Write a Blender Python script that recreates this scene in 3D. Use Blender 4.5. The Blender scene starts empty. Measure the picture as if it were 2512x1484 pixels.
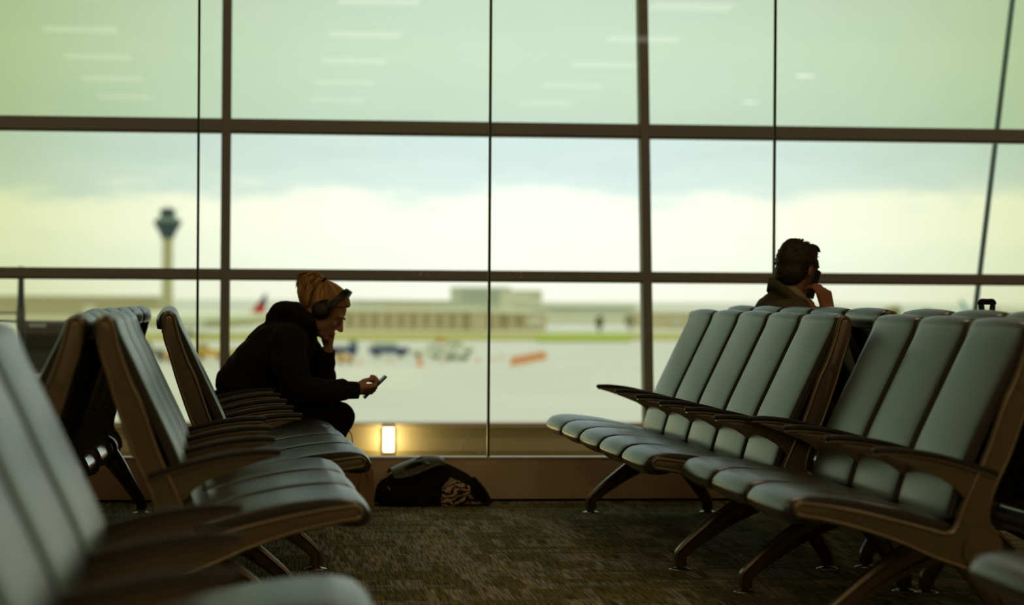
import bpy, bmesh, math, random
from mathutils import Vector, Matrix

random.seed(7)
S = bpy.context.scene
COL = S.collection
PI = math.pi

# ------------------------------------------------------------------ camera
CAM_H, CAM_YAW, CAM_PITCH, CAM_ROLL, CAM_F = 0.97703, math.radians(6.02913), math.radians(-0.134559), math.radians(0.356354), 5994.9
cam_data = bpy.data.cameras.new('camera')
cam = bpy.data.objects.new('camera', cam_data)
COL.objects.link(cam)
fw = Vector((math.sin(CAM_YAW) * math.cos(CAM_PITCH), math.cos(CAM_YAW) * math.cos(CAM_PITCH), math.sin(CAM_PITCH)))
rt0 = Vector((math.cos(CAM_YAW), -math.sin(CAM_YAW), 0))
up0 = rt0.cross(fw)
rt = rt0 * math.cos(CAM_ROLL) + up0 * math.sin(CAM_ROLL)
up = up0 * math.cos(CAM_ROLL) - rt0 * math.sin(CAM_ROLL)
M3 = Matrix((rt, up, -fw)).transposed()
cam.matrix_world = Matrix.Translation((0, 0, CAM_H)) @ M3.to_4x4()
cam_data.sensor_width = 36.0
cam_data.lens = CAM_F / 2512 * 36.0
cam_data.clip_start = 0.05
cam_data.clip_end = 6000
cam_data.dof.use_dof = True
cam_data.dof.focus_distance = 9.2
cam_data.dof.aperture_fstop = 2.4
S.camera = cam


def at(px, py, Y):
    """world point that lies at depth Y on the sight line of a photograph pixel (2512 x 1484)"""
    r = rt * ((px - 1256) / CAM_F) - up * ((py - 742) / CAM_F) + fw
    return Vector((0, 0, CAM_H)) + r * (Y / r.y)


# ------------------------------------------------------------------ colour
def lin(c):
    c = c / 255.0
    return c / 12.92 if c <= 0.04045 else ((c + 0.055) / 1.055) ** 2.4


def rgb(r, g, b, k=1.0):
    return (lin(r) * k, lin(g) * k, lin(b) * k, 1.0)


S.view_settings.view_transform = 'Standard'
S.view_settings.look = 'None'
S.view_settings.exposure = 0.0
S.view_settings.gamma = 1.0
S.view_settings.use_curve_mapping = False

# ------------------------------------------------------------------ sky
W = bpy.data.worlds.new('sky')
S.world = W
W.use_nodes = True
nt = W.node_tree
nt.nodes.clear()


def nd(tree, kind, **kw):
    n = tree.nodes.new(kind)
    for k, v in kw.items():
        setattr(n, k, v)
    return n


def mth(tree, op, a, b=None, c=None, clamp=False):
    n = tree.nodes.new('ShaderNodeMath')
    n.operation = op
    n.use_clamp = clamp
    for i, v in enumerate((a, b, c)):
        if v is None:
            continue
        if isinstance(v, (int, float)):
            n.inputs[i].default_value = v
        else:
            tree.links.new(v, n.inputs[i])
    return n.outputs[0]


def ramp(tree, fac, stops, interp='LINEAR'):
    n = tree.nodes.new('ShaderNodeValToRGB')
    n.color_ramp.interpolation = interp
    el = n.color_ramp.elements
    while len(el) < len(stops):
        el.new(0.5)
    for e, (p, c) in zip(el, stops):
        e.position = p
        e.color = c
    tree.links.new(fac, n.inputs[0])
    return n.outputs[0]


def mixc(tree, fac, a, b, mode='MIX'):
    n = tree.nodes.new('ShaderNodeMix')
    n.data_type = 'RGBA'
    n.blend_type = mode
    for sock, v in ((n.inputs[0], fac), (n.inputs[6], a), (n.inputs[7], b)):
        if isinstance(v, (int, float, tuple)):
            sock.default_value = v
        else:
            tree.links.new(v, sock)
    return n.outputs[2]


tc = nd(nt, 'ShaderNodeTexCoord')
sep = nd(nt, 'ShaderNodeSeparateXYZ')
nt.links.new(tc.outputs['Generated'], sep.inputs[0])
az = mth(nt, 'ARCTAN2', sep.outputs[0], sep.outputs[1])
el_ = mth(nt, 'ARCSINE', sep.outputs[2])
cmb = nd(nt, 'ShaderNodeCombineXYZ')
nt.links.new(mth(nt, 'MULTIPLY', az, 22.0), cmb.inputs[0])
nt.links.new(mth(nt, 'MULTIPLY', el_, 90.0), cmb.inputs[1])
no1 = nd(nt, 'ShaderNodeTexNoise')
no1.inputs['Scale'].default_value = 1.0
no1.inputs['Detail'].default_value = 5.0
no1.inputs['Roughness'].default_value = 0.55
nt.links.new(cmb.outputs[0], no1.inputs['Vector'])
wob = mth(nt, 'MULTIPLY', mth(nt, 'SUBTRACT', no1.outputs[0], 0.5), 0.036)
elw = mth(nt, 'ADD', el_, wob)
fac = mth(nt, 'DIVIDE', mth(nt, 'ADD', elw, 0.02), 0.2)          # elevation -0.02..0.18 rad
K = 1.0
sky_c = ramp(nt, fac, [
    (0.00, rgb(222, 226, 208)), (0.10, rgb(240, 241, 226)), (0.17, rgb(242, 246, 232)), (0.235, rgb(250, 252, 236)),
    (0.285, rgb(251, 253, 236)), (0.325, rgb(214, 231, 226)), (0.40, rgb(203, 222, 219)), (0.50, rgb(210, 229, 224)),
    (0.60, rgb(213, 231, 224)), (0.72, rgb(208, 225, 220)), (0.86, rgb(178, 198, 197)), (1.0, rgb(158, 180, 186))])
# brighter, thinner cloud high above the picture
hi = mth(nt, 'MULTIPLY', mth(nt, 'SUBTRACT', el_, 0.30), 1.5, clamp=True)
sky_c = mixc(nt, hi, sky_c, (1.75, 1.7, 1.6, 1))
# the sun stands behind the cloud ahead: the sky falls off and yellows to either side of it
daz = mth(nt, 'ABSOLUTE', mth(nt, 'SUBTRACT', az, 0.115))
fo = mth(nt, 'SMOOTH_MIN', mth(nt, 'MULTIPLY', mth(nt, 'MULTIPLY', daz, daz), 21.0), 1.0, 0.25)
sky_c = mixc(nt, fo, sky_c, mixc(nt, 1.0, sky_c, (0.65, 0.68, 0.45, 1), 'MULTIPLY'))
bg = nd(nt, 'ShaderNodeBackground')
nt.links.new(sky_c, bg.inputs[0])
bg.inputs[1].default_value = 1.30
wo = nd(nt, 'ShaderNodeOutputWorld')
nt.links.new(bg.outputs[0], wo.inputs[0])

# ------------------------------------------------------------------ warm fill lights added under the ceiling to brighten the hall, without fittings
for lx in (-6.0, -2.3, 1.45, 5.2, 9.0):
    for ly, le in ((-3.0, 36.0), (0.0, 20.0), (4.5, 8.0), (9.0, 7.0)):
        ld = bpy.data.lights.new('ceiling_fill', 'AREA')
        ld.shape = 'RECTANGLE'
        ld.size, ld.size_y = 1.5, 1.2
        ld.energy = le
        ld.color = (1.0, 0.72, 0.40)
        lo = bpy.data.objects.new('ceiling_fill', ld)
        lo.location = (lx, ly, 4.45)
        COL.objects.link(lo)

# fill lights added over the corridor to brighten the sill and window posts
for lx in (-6.0, -2.3, 1.45, 5.2, 9.0):
    ld = bpy.data.lights.new('corridor_fill', 'AREA')
    ld.shape = 'RECTANGLE'
    ld.size, ld.size_y = 1.5, 0.6
    ld.energy = 25.0
    ld.color = (1.0, 0.80, 0.52)
    lo = bpy.data.objects.new('corridor_fill', ld)
    lo.location = (lx, 12.6, 4.45)
    COL.objects.link(lo)

# ------------------------------------------------------------------ materials
MATS = {}


def mat(name, base=(0.5, 0.5, 0.5, 1), rough=0.5, metal=0.0, spec=0.5, coat=0.0, noise=None, bump=None, emit=None, sheen=0.0):
    """noise=(scale vector, second colour, detail), bump=(scale, strength)"""
    if name in MATS:
        return MATS[name]
    m = bpy.data.materials.new(name)
    m.use_nodes = True
    t = m.node_tree
    b = t.nodes['Principled BSDF']
    b.inputs['Base Color'].default_value = base
    b.inputs['Roughness'].default_value = rough
    b.inputs['Metallic'].default_value = metal
    b.inputs['Specular IOR Level'].default_value = spec
    b.inputs['Coat Weight'].default_value = coat
    b.inputs['Coat Roughness'].default_value = 0.15
    b.inputs['Sheen Weight'].default_value = sheen
    if noise or bump:
        co = nd(t, 'ShaderNodeTexCoord')
    if noise:
        mp = nd(t, 'ShaderNodeMapping')
        mp.inputs['Scale'].default_value = noise[0]
        t.links.new(co.outputs['Object'], mp.inputs[0])
        n = nd(t, 'ShaderNodeTexNoise')
        n.inputs['Scale'].default_value = 1.0
        n.inputs['Detail'].default_value = noise[2] if len(noise) > 2 else 4.0
        t.links.new(mp.outputs[0], n.inputs['Vector'])
        f = ramp(t, n.outputs[0], [(0.35, (0, 0, 0, 1)), (0.65, (1, 1, 1, 1))])
        t.links.new(mixc(t, f, base, noise[1]), b.inputs['Base Color'])
    if bump:
        n2 = nd(t, 'ShaderNodeTexNoise')
        n2.inputs['Scale'].default_value = bump[0]
        n2.inputs['Detail'].default_value = 3.0
        t.links.new(co.outputs['Object'], n2.inputs['Vector'])
        bp = nd(t, 'ShaderNodeBump')
        bp.inputs['Strength'].default_value = bump[1]
        bp.inputs['Distance'].default_value = 0.01
        t.links.new(n2.outputs[0], bp.inputs['Height'])
        t.links.new(bp.outputs[0], b.inputs['Normal'])
    if emit:
        b.inputs['Emission Color'].default_value = emit[0]
        b.inputs['Emission Strength'].default_value = emit[1]
    MATS[name] = m
    return m


def glass_mat(name, tint, refl):
    m = bpy.data.materials.new(name)
    m.use_nodes = True
    t = m.node_tree
    t.nodes.clear()
    tr = nd(t, 'ShaderNodeBsdfTransparent')
    tr.inputs[0].default_value = tint
    gl = nd(t, 'ShaderNodeBsdfGlossy')
    gl.inputs['Roughness'].default_value = 0.0
    fr = nd(t, 'ShaderNodeFresnel')
    fr.inputs[0].default_value = refl
    mx = nd(t, 'ShaderNodeMixShader')
    t.links.new(fr.outputs[0], mx.inputs[0])
    t.links.new(tr.outputs[0], mx.inputs[1])
    t.links.new(gl.outputs[0], mx.inputs[2])
    o = nd(t, 'ShaderNodeOutputMaterial')
    t.links.new(mx.outputs[0], o.inputs[0])
    return m


def leather_mat():
    m = bpy.data.materials.new('seat_leather')
    m.use_nodes = True
    t = m.node_tree
    b = t.nodes['Principled BSDF']
    co = nd(t, 'ShaderNodeTexCoord')
    n = nd(t, 'ShaderNodeTexNoise')
    n.inputs['Scale'].default_value = 9.0
    n.inputs['Detail'].default_value = 6.0
    t.links.new(co.outputs['Object'], n.inputs['Vector'])
    c = ramp(t, n.outputs[0], [(0.3, (0.024, 0.025, 0.024, 1)), (0.7, (0.030, 0.031, 0.029, 1))])
    t.links.new(c, b.inputs['Base Color'])
    r = ramp(t, n.outputs[0], [(0.3, (0.275, 0.275, 0.275, 1)), (0.7, (0.295, 0.295, 0.295, 1))])
    t.links.new(r, b.inputs['Roughness'])
    b.inputs['Specular IOR Level'].default_value = 0.50
    n2 = nd(t, 'ShaderNodeTexNoise')
    n2.inputs['Scale'].default_value = 18.0
    n2.inputs['Detail'].default_value = 1.0
    t.links.new(co.outputs['Object'], n2.inputs['Vector'])
    hgt = n2.outputs[0]
    bp = nd(t, 'ShaderNodeBump')
    bp.inputs['Strength'].default_value = 0.018
    bp.inputs['Distance'].default_value = 0.01
    t.links.new(hgt, bp.inputs['Height'])
    return m


def carpet_mat():
    m = bpy.data.materials.new('patterned_carpet')
    m.use_nodes = True
    t = m.node_tree
    b = t.nodes['Principled BSDF']
    b.inputs['Roughness'].default_value = 0.95
    b.inputs['Specular IOR Level'].default_value = 0.12
    co = nd(t, 'ShaderNodeTexCoord')
    sp = nd(t, 'ShaderNodeSeparateXYZ')
    t.links.new(co.outputs['Object'], sp.inputs[0])

    def cells(sx, sy, ox, seed):
        """random value per rectangle; rows are shifted against each other"""
        yy = mth(t, 'FLOOR', mth(t, 'DIVIDE', sp.outputs[1], sy))
        w1 = nd(t, 'ShaderNodeTexWhiteNoise', noise_dimensions='2D')
        cv = nd(t, 'ShaderNodeCombineXYZ')
        t.links.new(yy, cv.inputs[0])
        cv.inputs[1].default_value = seed
        t.links.new(cv.outputs[0], w1.inputs[0])
        xx = mth(t, 'FLOOR', mth(t, 'DIVIDE', mth(t, 'ADD', sp.outputs[0], mth(t, 'MULTIPLY', w1.outputs[0], ox)), sx))
        w2 = nd(t, 'ShaderNodeTexWhiteNoise', noise_dimensions='3D')
        c2 = nd(t, 'ShaderNodeCombineXYZ')
        t.links.new(xx, c2.inputs[0])
        t.links.new(yy, c2.inputs[1])
        c2.inputs[2].default_value = seed
        t.links.new(c2.outputs[0], w2.inputs[0])
        return w2.outputs[0]

    def streak(sx, sy):
        mp = nd(t, 'ShaderNodeMapping')
        mp.inputs['Scale'].default_value = (sx, sy, 1)
        t.links.new(co.outputs['Object'], mp.inputs[0])
        n = nd(t, 'ShaderNodeTexNoise')
        n.inputs['Scale'].default_value = 1.0
        n.inputs['Detail'].default_value = 2.0
        t.links.new(mp.outputs[0], n.inputs['Vector'])
        return n.outputs[0]

    big = cells(0.16, 0.28, 1.0, 1.0)
    mid = cells(0.035, 0.28, 1.0, 2.0)
    wide = cells(0.30, 0.05, 1.0, 3.0)
    la = mth(t, 'MULTIPLY', mth(t, 'GREATER_THAN', big, 0.45), mth(t, 'GREATER_THAN', mid, 0.42))
    lb = mth(t, 'GREATER_THAN', wide, 0.80)
    li = mth(t, 'MAXIMUM', la, mth(t, 'MULTIPLY', lb, 0.75))
    st = ramp(t, streak(170, 5), [(0.38, (0.25, 0.25, 0.25, 1)), (0.62, (1, 1, 1, 1))])
    st2 = ramp(t, streak(12, 240), [(0.36, (0.45, 0.45, 0.45, 1)), (0.6, (1, 1, 1, 1))])
    dark = (0.44, 0.41, 0.14, 1)
    light = (0.84, 0.77, 0.42, 1)
    blue = (0.62, 0.70, 0.60, 1)
    brown = (0.80, 0.66, 0.42, 1)
    lc = mixc(t, mid, blue, mixc(t, big, brown, light))
    c = mixc(t, li, dark, lc)
    c = mixc(t, 1.0, c, st, 'MULTIPLY')
    c = mixc(t, 1.0, c, st2, 'MULTIPLY')
    grain = nd(t, 'ShaderNodeTexNoise')
    grain.inputs['Scale'].default_value = 260.0
    t.links.new(co.outputs['Object'], grain.inputs['Vector'])
    g = ramp(t, grain.outputs[0], [(0.35, (0.45, 0.45, 0.45, 1)), (0.65, (1.3, 1.3, 1.3, 1))])
    c = mixc(t, 1.0, c, g, 'MULTIPLY')
    t.links.new(c, b.inputs['Base Color'])
    bp = nd(t, 'ShaderNodeBump')
    bp.inputs['Strength'].default_value = 0.35
    bp.inputs['Distance'].default_value = 0.004
    t.links.new(grain.outputs[0], bp.inputs['Height'])
    t.links.new(bp.outputs[0], b.inputs['Normal'])
    return m


LEATHER = leather_mat()
CARPET = carpet_mat()
FRAME = mat('bronze_painted_metal', (0.185, 0.150, 0.078, 1), 0.32, 0.6, 0.5, bump=(90, 0.04))
BEAM = mat('satin_steel_tube', (0.52, 0.50, 0.45, 1), 0.22, 1.0)
PAD = mat('black_rubber_pad', (0.011, 0.010, 0.008, 1), 0.55, 0, 0.4)
PIPING = mat('dark_seat_boxing', (0.030, 0.026, 0.018, 1), 0.6, 0, 0.4)
LEGM = mat('dark_bronze_leg', (0.15, 0.115, 0.065, 1), 0.30, 0.6, 0.5)
STEEL = mat('brushed_steel_glide', (0.62, 0.62, 0.55, 1), 0.3, 1.0)
HOLE = mat('tube_end_black', (0.004, 0.004, 0.004, 1), 0.9, 0, 0.1)
MULL = mat('grey_brown_mullion', (0.125, 0.112, 0.080, 1), 0.45, 0.1, 0.5)
SEAL = mat('dark_silicone_joint', (0.05, 0.055, 0.02, 1), 0.4)
WALLP = mat('brown_wall_panel', (0.74, 0.52, 0.36, 1), 0.45, 0, 0.4, noise=((0.5, 0.5, 0.5), (0.66, 0.50, 0.30, 1)))
TRIM = mat('pale_wall_cap', (0.62, 0.53, 0.43, 1), 0.4, 0.2)
SILL = mat('bronze_sill_panel', (0.52, 0.44, 0.28, 1), 0.42, 0.2, 0.5, noise=((6, 6, 1), (0.48, 0.41, 0.26, 1)))
PLASTER = mat('room_wall_paint', (0.55, 0.48, 0.36, 1), 0.8, noise=((0.6, 0.6, 0.6), (0.52, 0.45, 0.34, 1)))
CEIL = mat('ceiling_panel', (0.55, 0.50, 0.40, 1), 0.8, noise=((0.8, 0.8, 0.8), (0.52, 0.47, 0.37, 1)))
PANE = glass_mat('clear_glass', (0.985, 0.99, 0.985, 1), 1.45)
PANE_OUT = glass_mat('facade_glass', (0.985, 0.99, 0.98, 1), 1.12)
PANE_TINT = glass_mat('tinted_facade_glass', (0.895, 0.915, 0.825, 1), 1.12)


# ------------------------------------------------------------------ mesh helpers
def to_obj(name, me, material=None, parent=None, smooth=True, loc=None):
    o = bpy.data.objects.new(name, me)
    COL.objects.link(o)
    if material is not None and len(me.materials) == 0:
        me.materials.append(material)
    if smooth:
        for p in me.polygons:
            p.use_smooth = True
    if parent is not None:
        o.parent = parent
    if loc is not None:
        o.location = loc
    return o


def bm_obj(name, bm, material=None, parent=None, smooth=False, loc=None, sharp=None):
    bmesh.ops.recalc_face_normals(bm, faces=bm.faces[:])
    me = bpy.data.meshes.new(name)
    if sharp is not None:
        for e in bm.edges:
            if len(e.link_faces) == 2 and e.calc_face_angle(0) > sharp:
                e.smooth = False
        smooth = True
    bm.to_mesh(me)
    bm.free()
    return to_obj(name, me, material, parent, smooth, loc)


def add_box(bm, x0, x1, y0, y1, z0, z1, bevel=0.0, mtx=None):
    vs = [bm.verts.new((x, y, z)) for x in (x0, x1) for y in (y0, y1) for z in (z0, z1)]
    fs = [bm.faces.new([vs[i] for i in q]) for q in ((0, 1, 3, 2), (4, 6, 7, 5), (0, 4, 5, 1), (2, 3, 7, 6), (0, 2, 6, 4), (1, 5, 7, 3))]
    if bevel > 0:
        es = list({e for f in fs for e in f.edges})
        r = bmesh.ops.bevel(bm, geom=es, offset=bevel, segments=2, profile=0.5, affect='EDGES')
        vs = list({v for f in r['faces'] for v in f.verts} | {v for v in vs if v.is_valid})
    if mtx is not None:
        for v in vs:
            v.co = mtx @ v.co
    return vs


def add_prism(bm, pts, y0, y1, bevel=0.0):
    """closed outline pts in (x, z) extruded from y0 to y1"""
    a = [bm.verts.new((x, y0, z)) for x, z in pts]
    b = [bm.verts.new((x, y1, z)) for x, z in pts]
    n = len(pts)
    fs = [bm.faces.new(a), bm.faces.new(b[::-1])]
    cap_edges = list(fs[0].edges) + list(fs[1].edges)
    for i in range(n):
        fs.append(bm.faces.new((a[i], b[i], b[(i + 1) % n], a[(i + 1) % n])))
    if bevel > 0:
        bmesh.ops.bevel(bm, geom=cap_edges, offset=bevel, segments=2, profile=0.5, affect='EDGES')


def add_tube(bm, pts, rad, seg=10, cap=True, flat=None, upv=None):
    """round tube through 3D points; rad number or list; flat = (scale along side, scale along up)"""
    P = [Vector(p) for p in pts]
    n = len(P)
    R = [rad] * n if isinstance(rad, (int, float)) else list(rad)
    rings = []
    prev = None
    for i in range(n):
        d = (P[min(i + 1, n - 1)] - P[max(i - 1, 0)])
        if d.length < 1e-9:
            d = Vector((0, 0, 1))
        d.normalize()
        if prev is None:
            u = Vector(upv) if upv is not None else (Vector((0, 0, 1)) if abs(d.z) < 0.9 else Vector((1, 0, 0)))
        else:
            u = prev
        s = d.cross(u)
        if s.length < 1e-6:
            s = d.cross(Vector((0, 1, 0)))
        s.normalize()
        u = s.cross(d).normalized()
        prev = u
        fs, fu = flat if flat else (1, 1)
        rings.append([bm.verts.new(P[i] + s * (math.cos(2 * PI * k / seg) * R[i] * fs) + u * (math.sin(2 * PI * k / seg) * R[i] * fu)) for k in range(seg)])
    for i in range(n - 1):
        for k in range(seg):
            bm.faces.new((rings[i][k], rings[i][(k + 1) % seg], rings[i + 1][(k + 1) % seg], rings[i + 1][k]))
    if cap:
        bm.faces.new(rings[0][::-1])
        bm.faces.new(rings[-1])


def add_cyl(bm, c, r, h, axis='z', seg=24, r2=None):
    c = Vector(c)
    d = {'x': Vector((1, 0, 0)), 'y': Vector((0, 1, 0)), 'z': Vector((0, 0, 1))}[axis]
    add_tube(bm, [c - d * h / 2, c + d * h / 2], [r, r if r2 is None else r2], seg)


def spline(pts, n=6):
    """Catmull-Rom through points, n steps per span"""
    P = [Vector(p) for p in pts]
    out = []
    for i in range(len(P) - 1):
        a, b, c, d = P[max(i - 1, 0)], P[i], P[i + 1], P[min(i + 2, len(P) - 1)]
        for k in range(n):
            t = k / n
            out.append(0.5 * ((2 * b) + (c - a) * t + (2 * a - 5 * b + 4 * c - d) * t * t + (3 * b - a - 3 * c + d) * t ** 3))
    out.append(P[-1])
    return out


def spl2(pts, n=6):
    return [(v.x, v.z) for v in spline([(x, 0, z) for x, z in pts], n)]


def thing(name, label, cat, loc=(0, 0, 0), rotz=0.0, group=None):
    o = bpy.data.objects.new(name, None)
    COL.objects.link(o)
    o.empty_display_size = 0.1
    o.location = loc
    o.rotation_euler = (0, 0, rotz)
    o['label'] = label
    o['category'] = cat
    if group:
        o['group'] = group
    return o


def tag(o, label, cat, group=None):
    o['label'] = label
    o['category'] = cat
    if group:
        o['group'] = group
    return o


def struct(o):
    o['kind'] = 'structure'
    return o


# ------------------------------------------------------------------ the room
ROOM_X0, ROOM_X1, ROOM_Y0, WALL_Y, FAC_Y, CEIL_Z = -9.5, 13.0, -24.0, 11.61, 14.226, 4.5
TILT = 0.13                                   # the outer facade leans outward as it rises


def fy(z):
    return FAC_Y + TILT * z


def boxo(name, x0, x1, y0, y1, z0, z1, m, bevel=0.0, parent=None):
    bm = bmesh.new()
    add_box(bm, x0, x1, y0, y1, z0, z1, bevel)
    return bm_obj(name, bm, m, parent)


struct(boxo('floor', ROOM_X0, ROOM_X1, ROOM_Y0, FAC_Y + 0.3, -0.25, 0.0, CARPET))
struct(boxo('ceiling', ROOM_X0, ROOM_X1, ROOM_Y0, FAC_Y + 0.75, CEIL_Z, CEIL_Z + 0.2, CEIL))
struct(boxo('wall_left', ROOM_X0 - 0.2, ROOM_X0, ROOM_Y0, FAC_Y + 0.3, 0, CEIL_Z, PLASTER))
struct(boxo('wall_right', ROOM_X1, ROOM_X1 + 0.2, ROOM_Y0, FAC_Y + 0.3, 0, CEIL_Z, PLASTER))
struct(boxo('wall_back', ROOM_X0, ROOM_X1, ROOM_Y0 - 0.2, ROOM_Y0, 0, CEIL_Z, PLASTER))
# low wall that carries the inner glass partition
struct(boxo('wall_front', ROOM_X0, ROOM_X1, WALL_Y, WALL_Y + 0.10, 0.0, 0.201, WALLP))
struct(boxo('trim_1', ROOM_X0, ROOM_X1, WALL_Y - 0.004, WALL_Y + 0.104, 0.201, 0.211, TRIM, 0.002))
struct(boxo('baseboard_front', ROOM_X0, ROOM_X1, WALL_Y - 0.006, WALL_Y, 0.0, 0.012, HOLE))
joints = [-0.265 + 1.386 * k for k in range(-6, 10)]
k = 0
for i in range(len(joints) - 1):
    a, b = joints[i] + 0.007, joints[i + 1] - 0.007
    k += 1
    struct(boxo('window_%d' % k, a, b, WALL_Y + 0.044, WALL_Y + 0.056, 0.211, CEIL_Z, PANE))
for i, x in enumerate(joints):
    struct(boxo('trim_%d' % (i + 2), x - 0.006, x + 0.006, WALL_Y + 0.038, WALL_Y + 0.062, 0.211, CEIL_Z, SEAL, 0.002))
# outer facade: sill, mullions, transoms, panes
struct(boxo('wall_facade', ROOM_X0, ROOM_X1, FAC_Y + 0.03, FAC_Y + 0.30, 0.0, 0.225, SILL))
bm = bmesh.new()
add_box(bm, ROOM_X0, ROOM_X1, FAC_Y + 0.005, FAC_Y + 0.31, 0.207, 0.237, 0.004)
struct(bm_obj('trim_30', bm, mat('sill_cap', (0.55, 0.47, 0.33, 1), 0.35, 0.4)))
struct(boxo('trim_31', ROOM_X0, ROOM_X1, FAC_Y + 0.015, FAC_Y + 0.03, 0.0, 0.075, mat('sill_foot', (0.36, 0.30, 0.15, 1), 0.4, 0.4)))
TR = [(1.103, 0.0285), (1.980, 0.0375), (3.20, 0.0375)]
bm = bmesh.new()


def lean_box(bm, x0, x1, z0, z1, d0, d1):
    vs = []
    for x in (x0, x1):
        for z in (z0, z1):
            for d in (d0, d1):
                vs.append(bm.verts.new((x, fy(z) + d, z)))
    for q in ((0, 1, 3, 2), (4, 6, 7, 5), (0, 4, 5, 1), (2, 3, 7, 6), (0, 2, 6, 4), (1, 5, 7, 3)):
        bm.faces.new([vs[i] for i in q])


bmk = bmesh.new()
lean_box(bmk, ROOM_X0, ROOM_X1, 3.22, CEIL_Z, 0.03, 0.30)  # opaque band added above the view to keep high sky light out
struct(bm_obj('wall_light_block', bmk, PLASTER))
MX = [-0.1675 + 2.4935 * k for k in range(-3, 6)]
n = 32
for x in MX:
    bm = bmesh.new()
    lean_box(bm, x - 0.0285, x + 0.0285, 0.237, CEIL_Z, 0.0, 0.11)
    struct(bm_obj('trim_%d' % n, bm, MULL))
    n += 1
for zc, hh in TR:
    bm = bmesh.new()
    lean_box(bm, ROOM_X0, ROOM_X1, zc - hh, zc + hh, 0.004, 0.11)
    lean_box(bm, ROOM_X0, ROOM_X1, zc - hh - 0.012, zc - hh, 0.016, 0.09)
    struct(bm_obj('trim_%d' % n, bm, MULL))
    n += 1
edges = [ROOM_X0] + MX + [ROOM_X1]
for i in range(len(edges) - 1):
    for z0, z1, m in ((0.237, TR[0][0], PANE_OUT), (TR[0][0], TR[1][0], PANE_OUT), (TR[1][0], TR[2][0], PANE_TINT)):
        bm = bmesh.new()
        lean_box(bm, edges[i] + 0.012, edges[i + 1] - 0.012, z0 + 0.01, z1 - 0.01, 0.05, 0.062)
        k += 1
        struct(bm_obj('window_%d' % k, bm, m))

# ------------------------------------------------------------------ ceiling lamps (their reflections show in the glass)
LAMP = mat('lamp_diffuser', (0.9, 0.9, 0.85, 1), 0.5, emit=((1.0, 0.93, 0.80, 1), 1.7))
LAMP_HOT = mat('downlight_lens', (0.9, 0.9, 0.85, 1), 0.5, emit=((1.0, 0.93, 0.82, 1), 7.0))
LAMP_FR = mat('lamp_frame', (0.5, 0.48, 0.42, 1), 0.5)
bm = bmesh.new()
add_box(bm, -0.50, 0.50, -0.34, 0.34, -0.035, 0.0, 0.004)
lamp_frame_me = bpy.data.meshes.new('lamp_frame')
bm.to_mesh(lamp_frame_me)
bm.free()
lamp_frame_me.materials.append(LAMP_FR)
bm = bmesh.new()
add_box(bm, -0.48, 0.48, -0.32, 0.32, -0.041, -0.034)
lamp_diff_me = bpy.data.meshes.new('diffuser')
bm.to_mesh(lamp_diff_me)
bm.free()
lamp_diff_me.materials.append(LAMP)
ROWS = [-20.3, -16.65, -13.0, -9.3, -5.6, -1.9]
COLS = [(-2.3, 'left'), (1.45, 'middle'), (5.2, 'right')]
ORD = ['farthest', 'second farthest', 'third farthest', 'third nearest', 'second nearest', 'nearest']
for cx, side in COLS:
    for r, ry in enumerate(ROWS):
        t = thing('ceiling_light', '%s recessed ceiling lamp of the %s row, seen mirrored in the upper glass' % (ORD[r], side), 'ceiling lamp', (cx, ry, CEIL_Z), 0, 'recessed ceiling lamps')
        to_obj('frame', lamp_frame_me, None, t, False)
        to_obj('diffuser', lamp_diff_me, None, t, False)
bm = bmesh.new()
add_cyl(bm, (0, 0, -0.02), 0.17, 0.04)
dl_ring = bpy.data.meshes.new('ring')
bm.to_mesh(dl_ring)
bm.free()
dl_ring.materials.append(LAMP_FR)
bm = bmesh.new()
add_cyl(bm, (0, 0, -0.042), 0.145, 0.006)
dl_lens = bpy.data.meshes.new('lens')
bm.to_mesh(dl_lens)
bm.free()
dl_lens.materials.append(LAMP_HOT)
for (dx, dy), lab in zip(((8.55, -14.2), (8.75, -19.4)), ('upper round downlight mirrored in the glass above the seated man', 'lower round downlight mirrored in the glass left of the thin joint')):
    t = thing('downlight', lab, 'ceiling lamp', (dx, dy, CEIL_Z), 0, 'round downlights')
    to_obj('ring', dl_ring, None, t, False)
    to_obj('lens', dl_lens, None, t, False)

# ------------------------------------------------------------------ airport benches
P = 0.58


def offset_poly(pts, e):
    n = len(pts)
    area = sum(pts[i][0] * pts[(i + 1) % n][1] - pts[(i + 1) % n][0] * pts[i][1] for i in range(n))
    sg = 1 if area > 0 else -1
    out = []
    for i in range(n):
        a, b, c = Vector(pts[i - 1]), Vector(pts[i]), Vector(pts[(i + 1) % n])
        d1, d2 = (b - a), (c - b)
        if d1.length < 1e-9 or d2.length < 1e-9:
            out.append(tuple(b))
            continue
        n1 = Vector((-d1.y, d1.x)).normalized() * sg
        n2 = Vector((-d2.y, d2.x)).normalized() * sg
        m = (n1 + n2)
        if m.length < 1e-6:
            m = n1
        m.normalize()
        out.append(tuple(b + m * e / max(0.6, m.dot(n1))))
    return out


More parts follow.
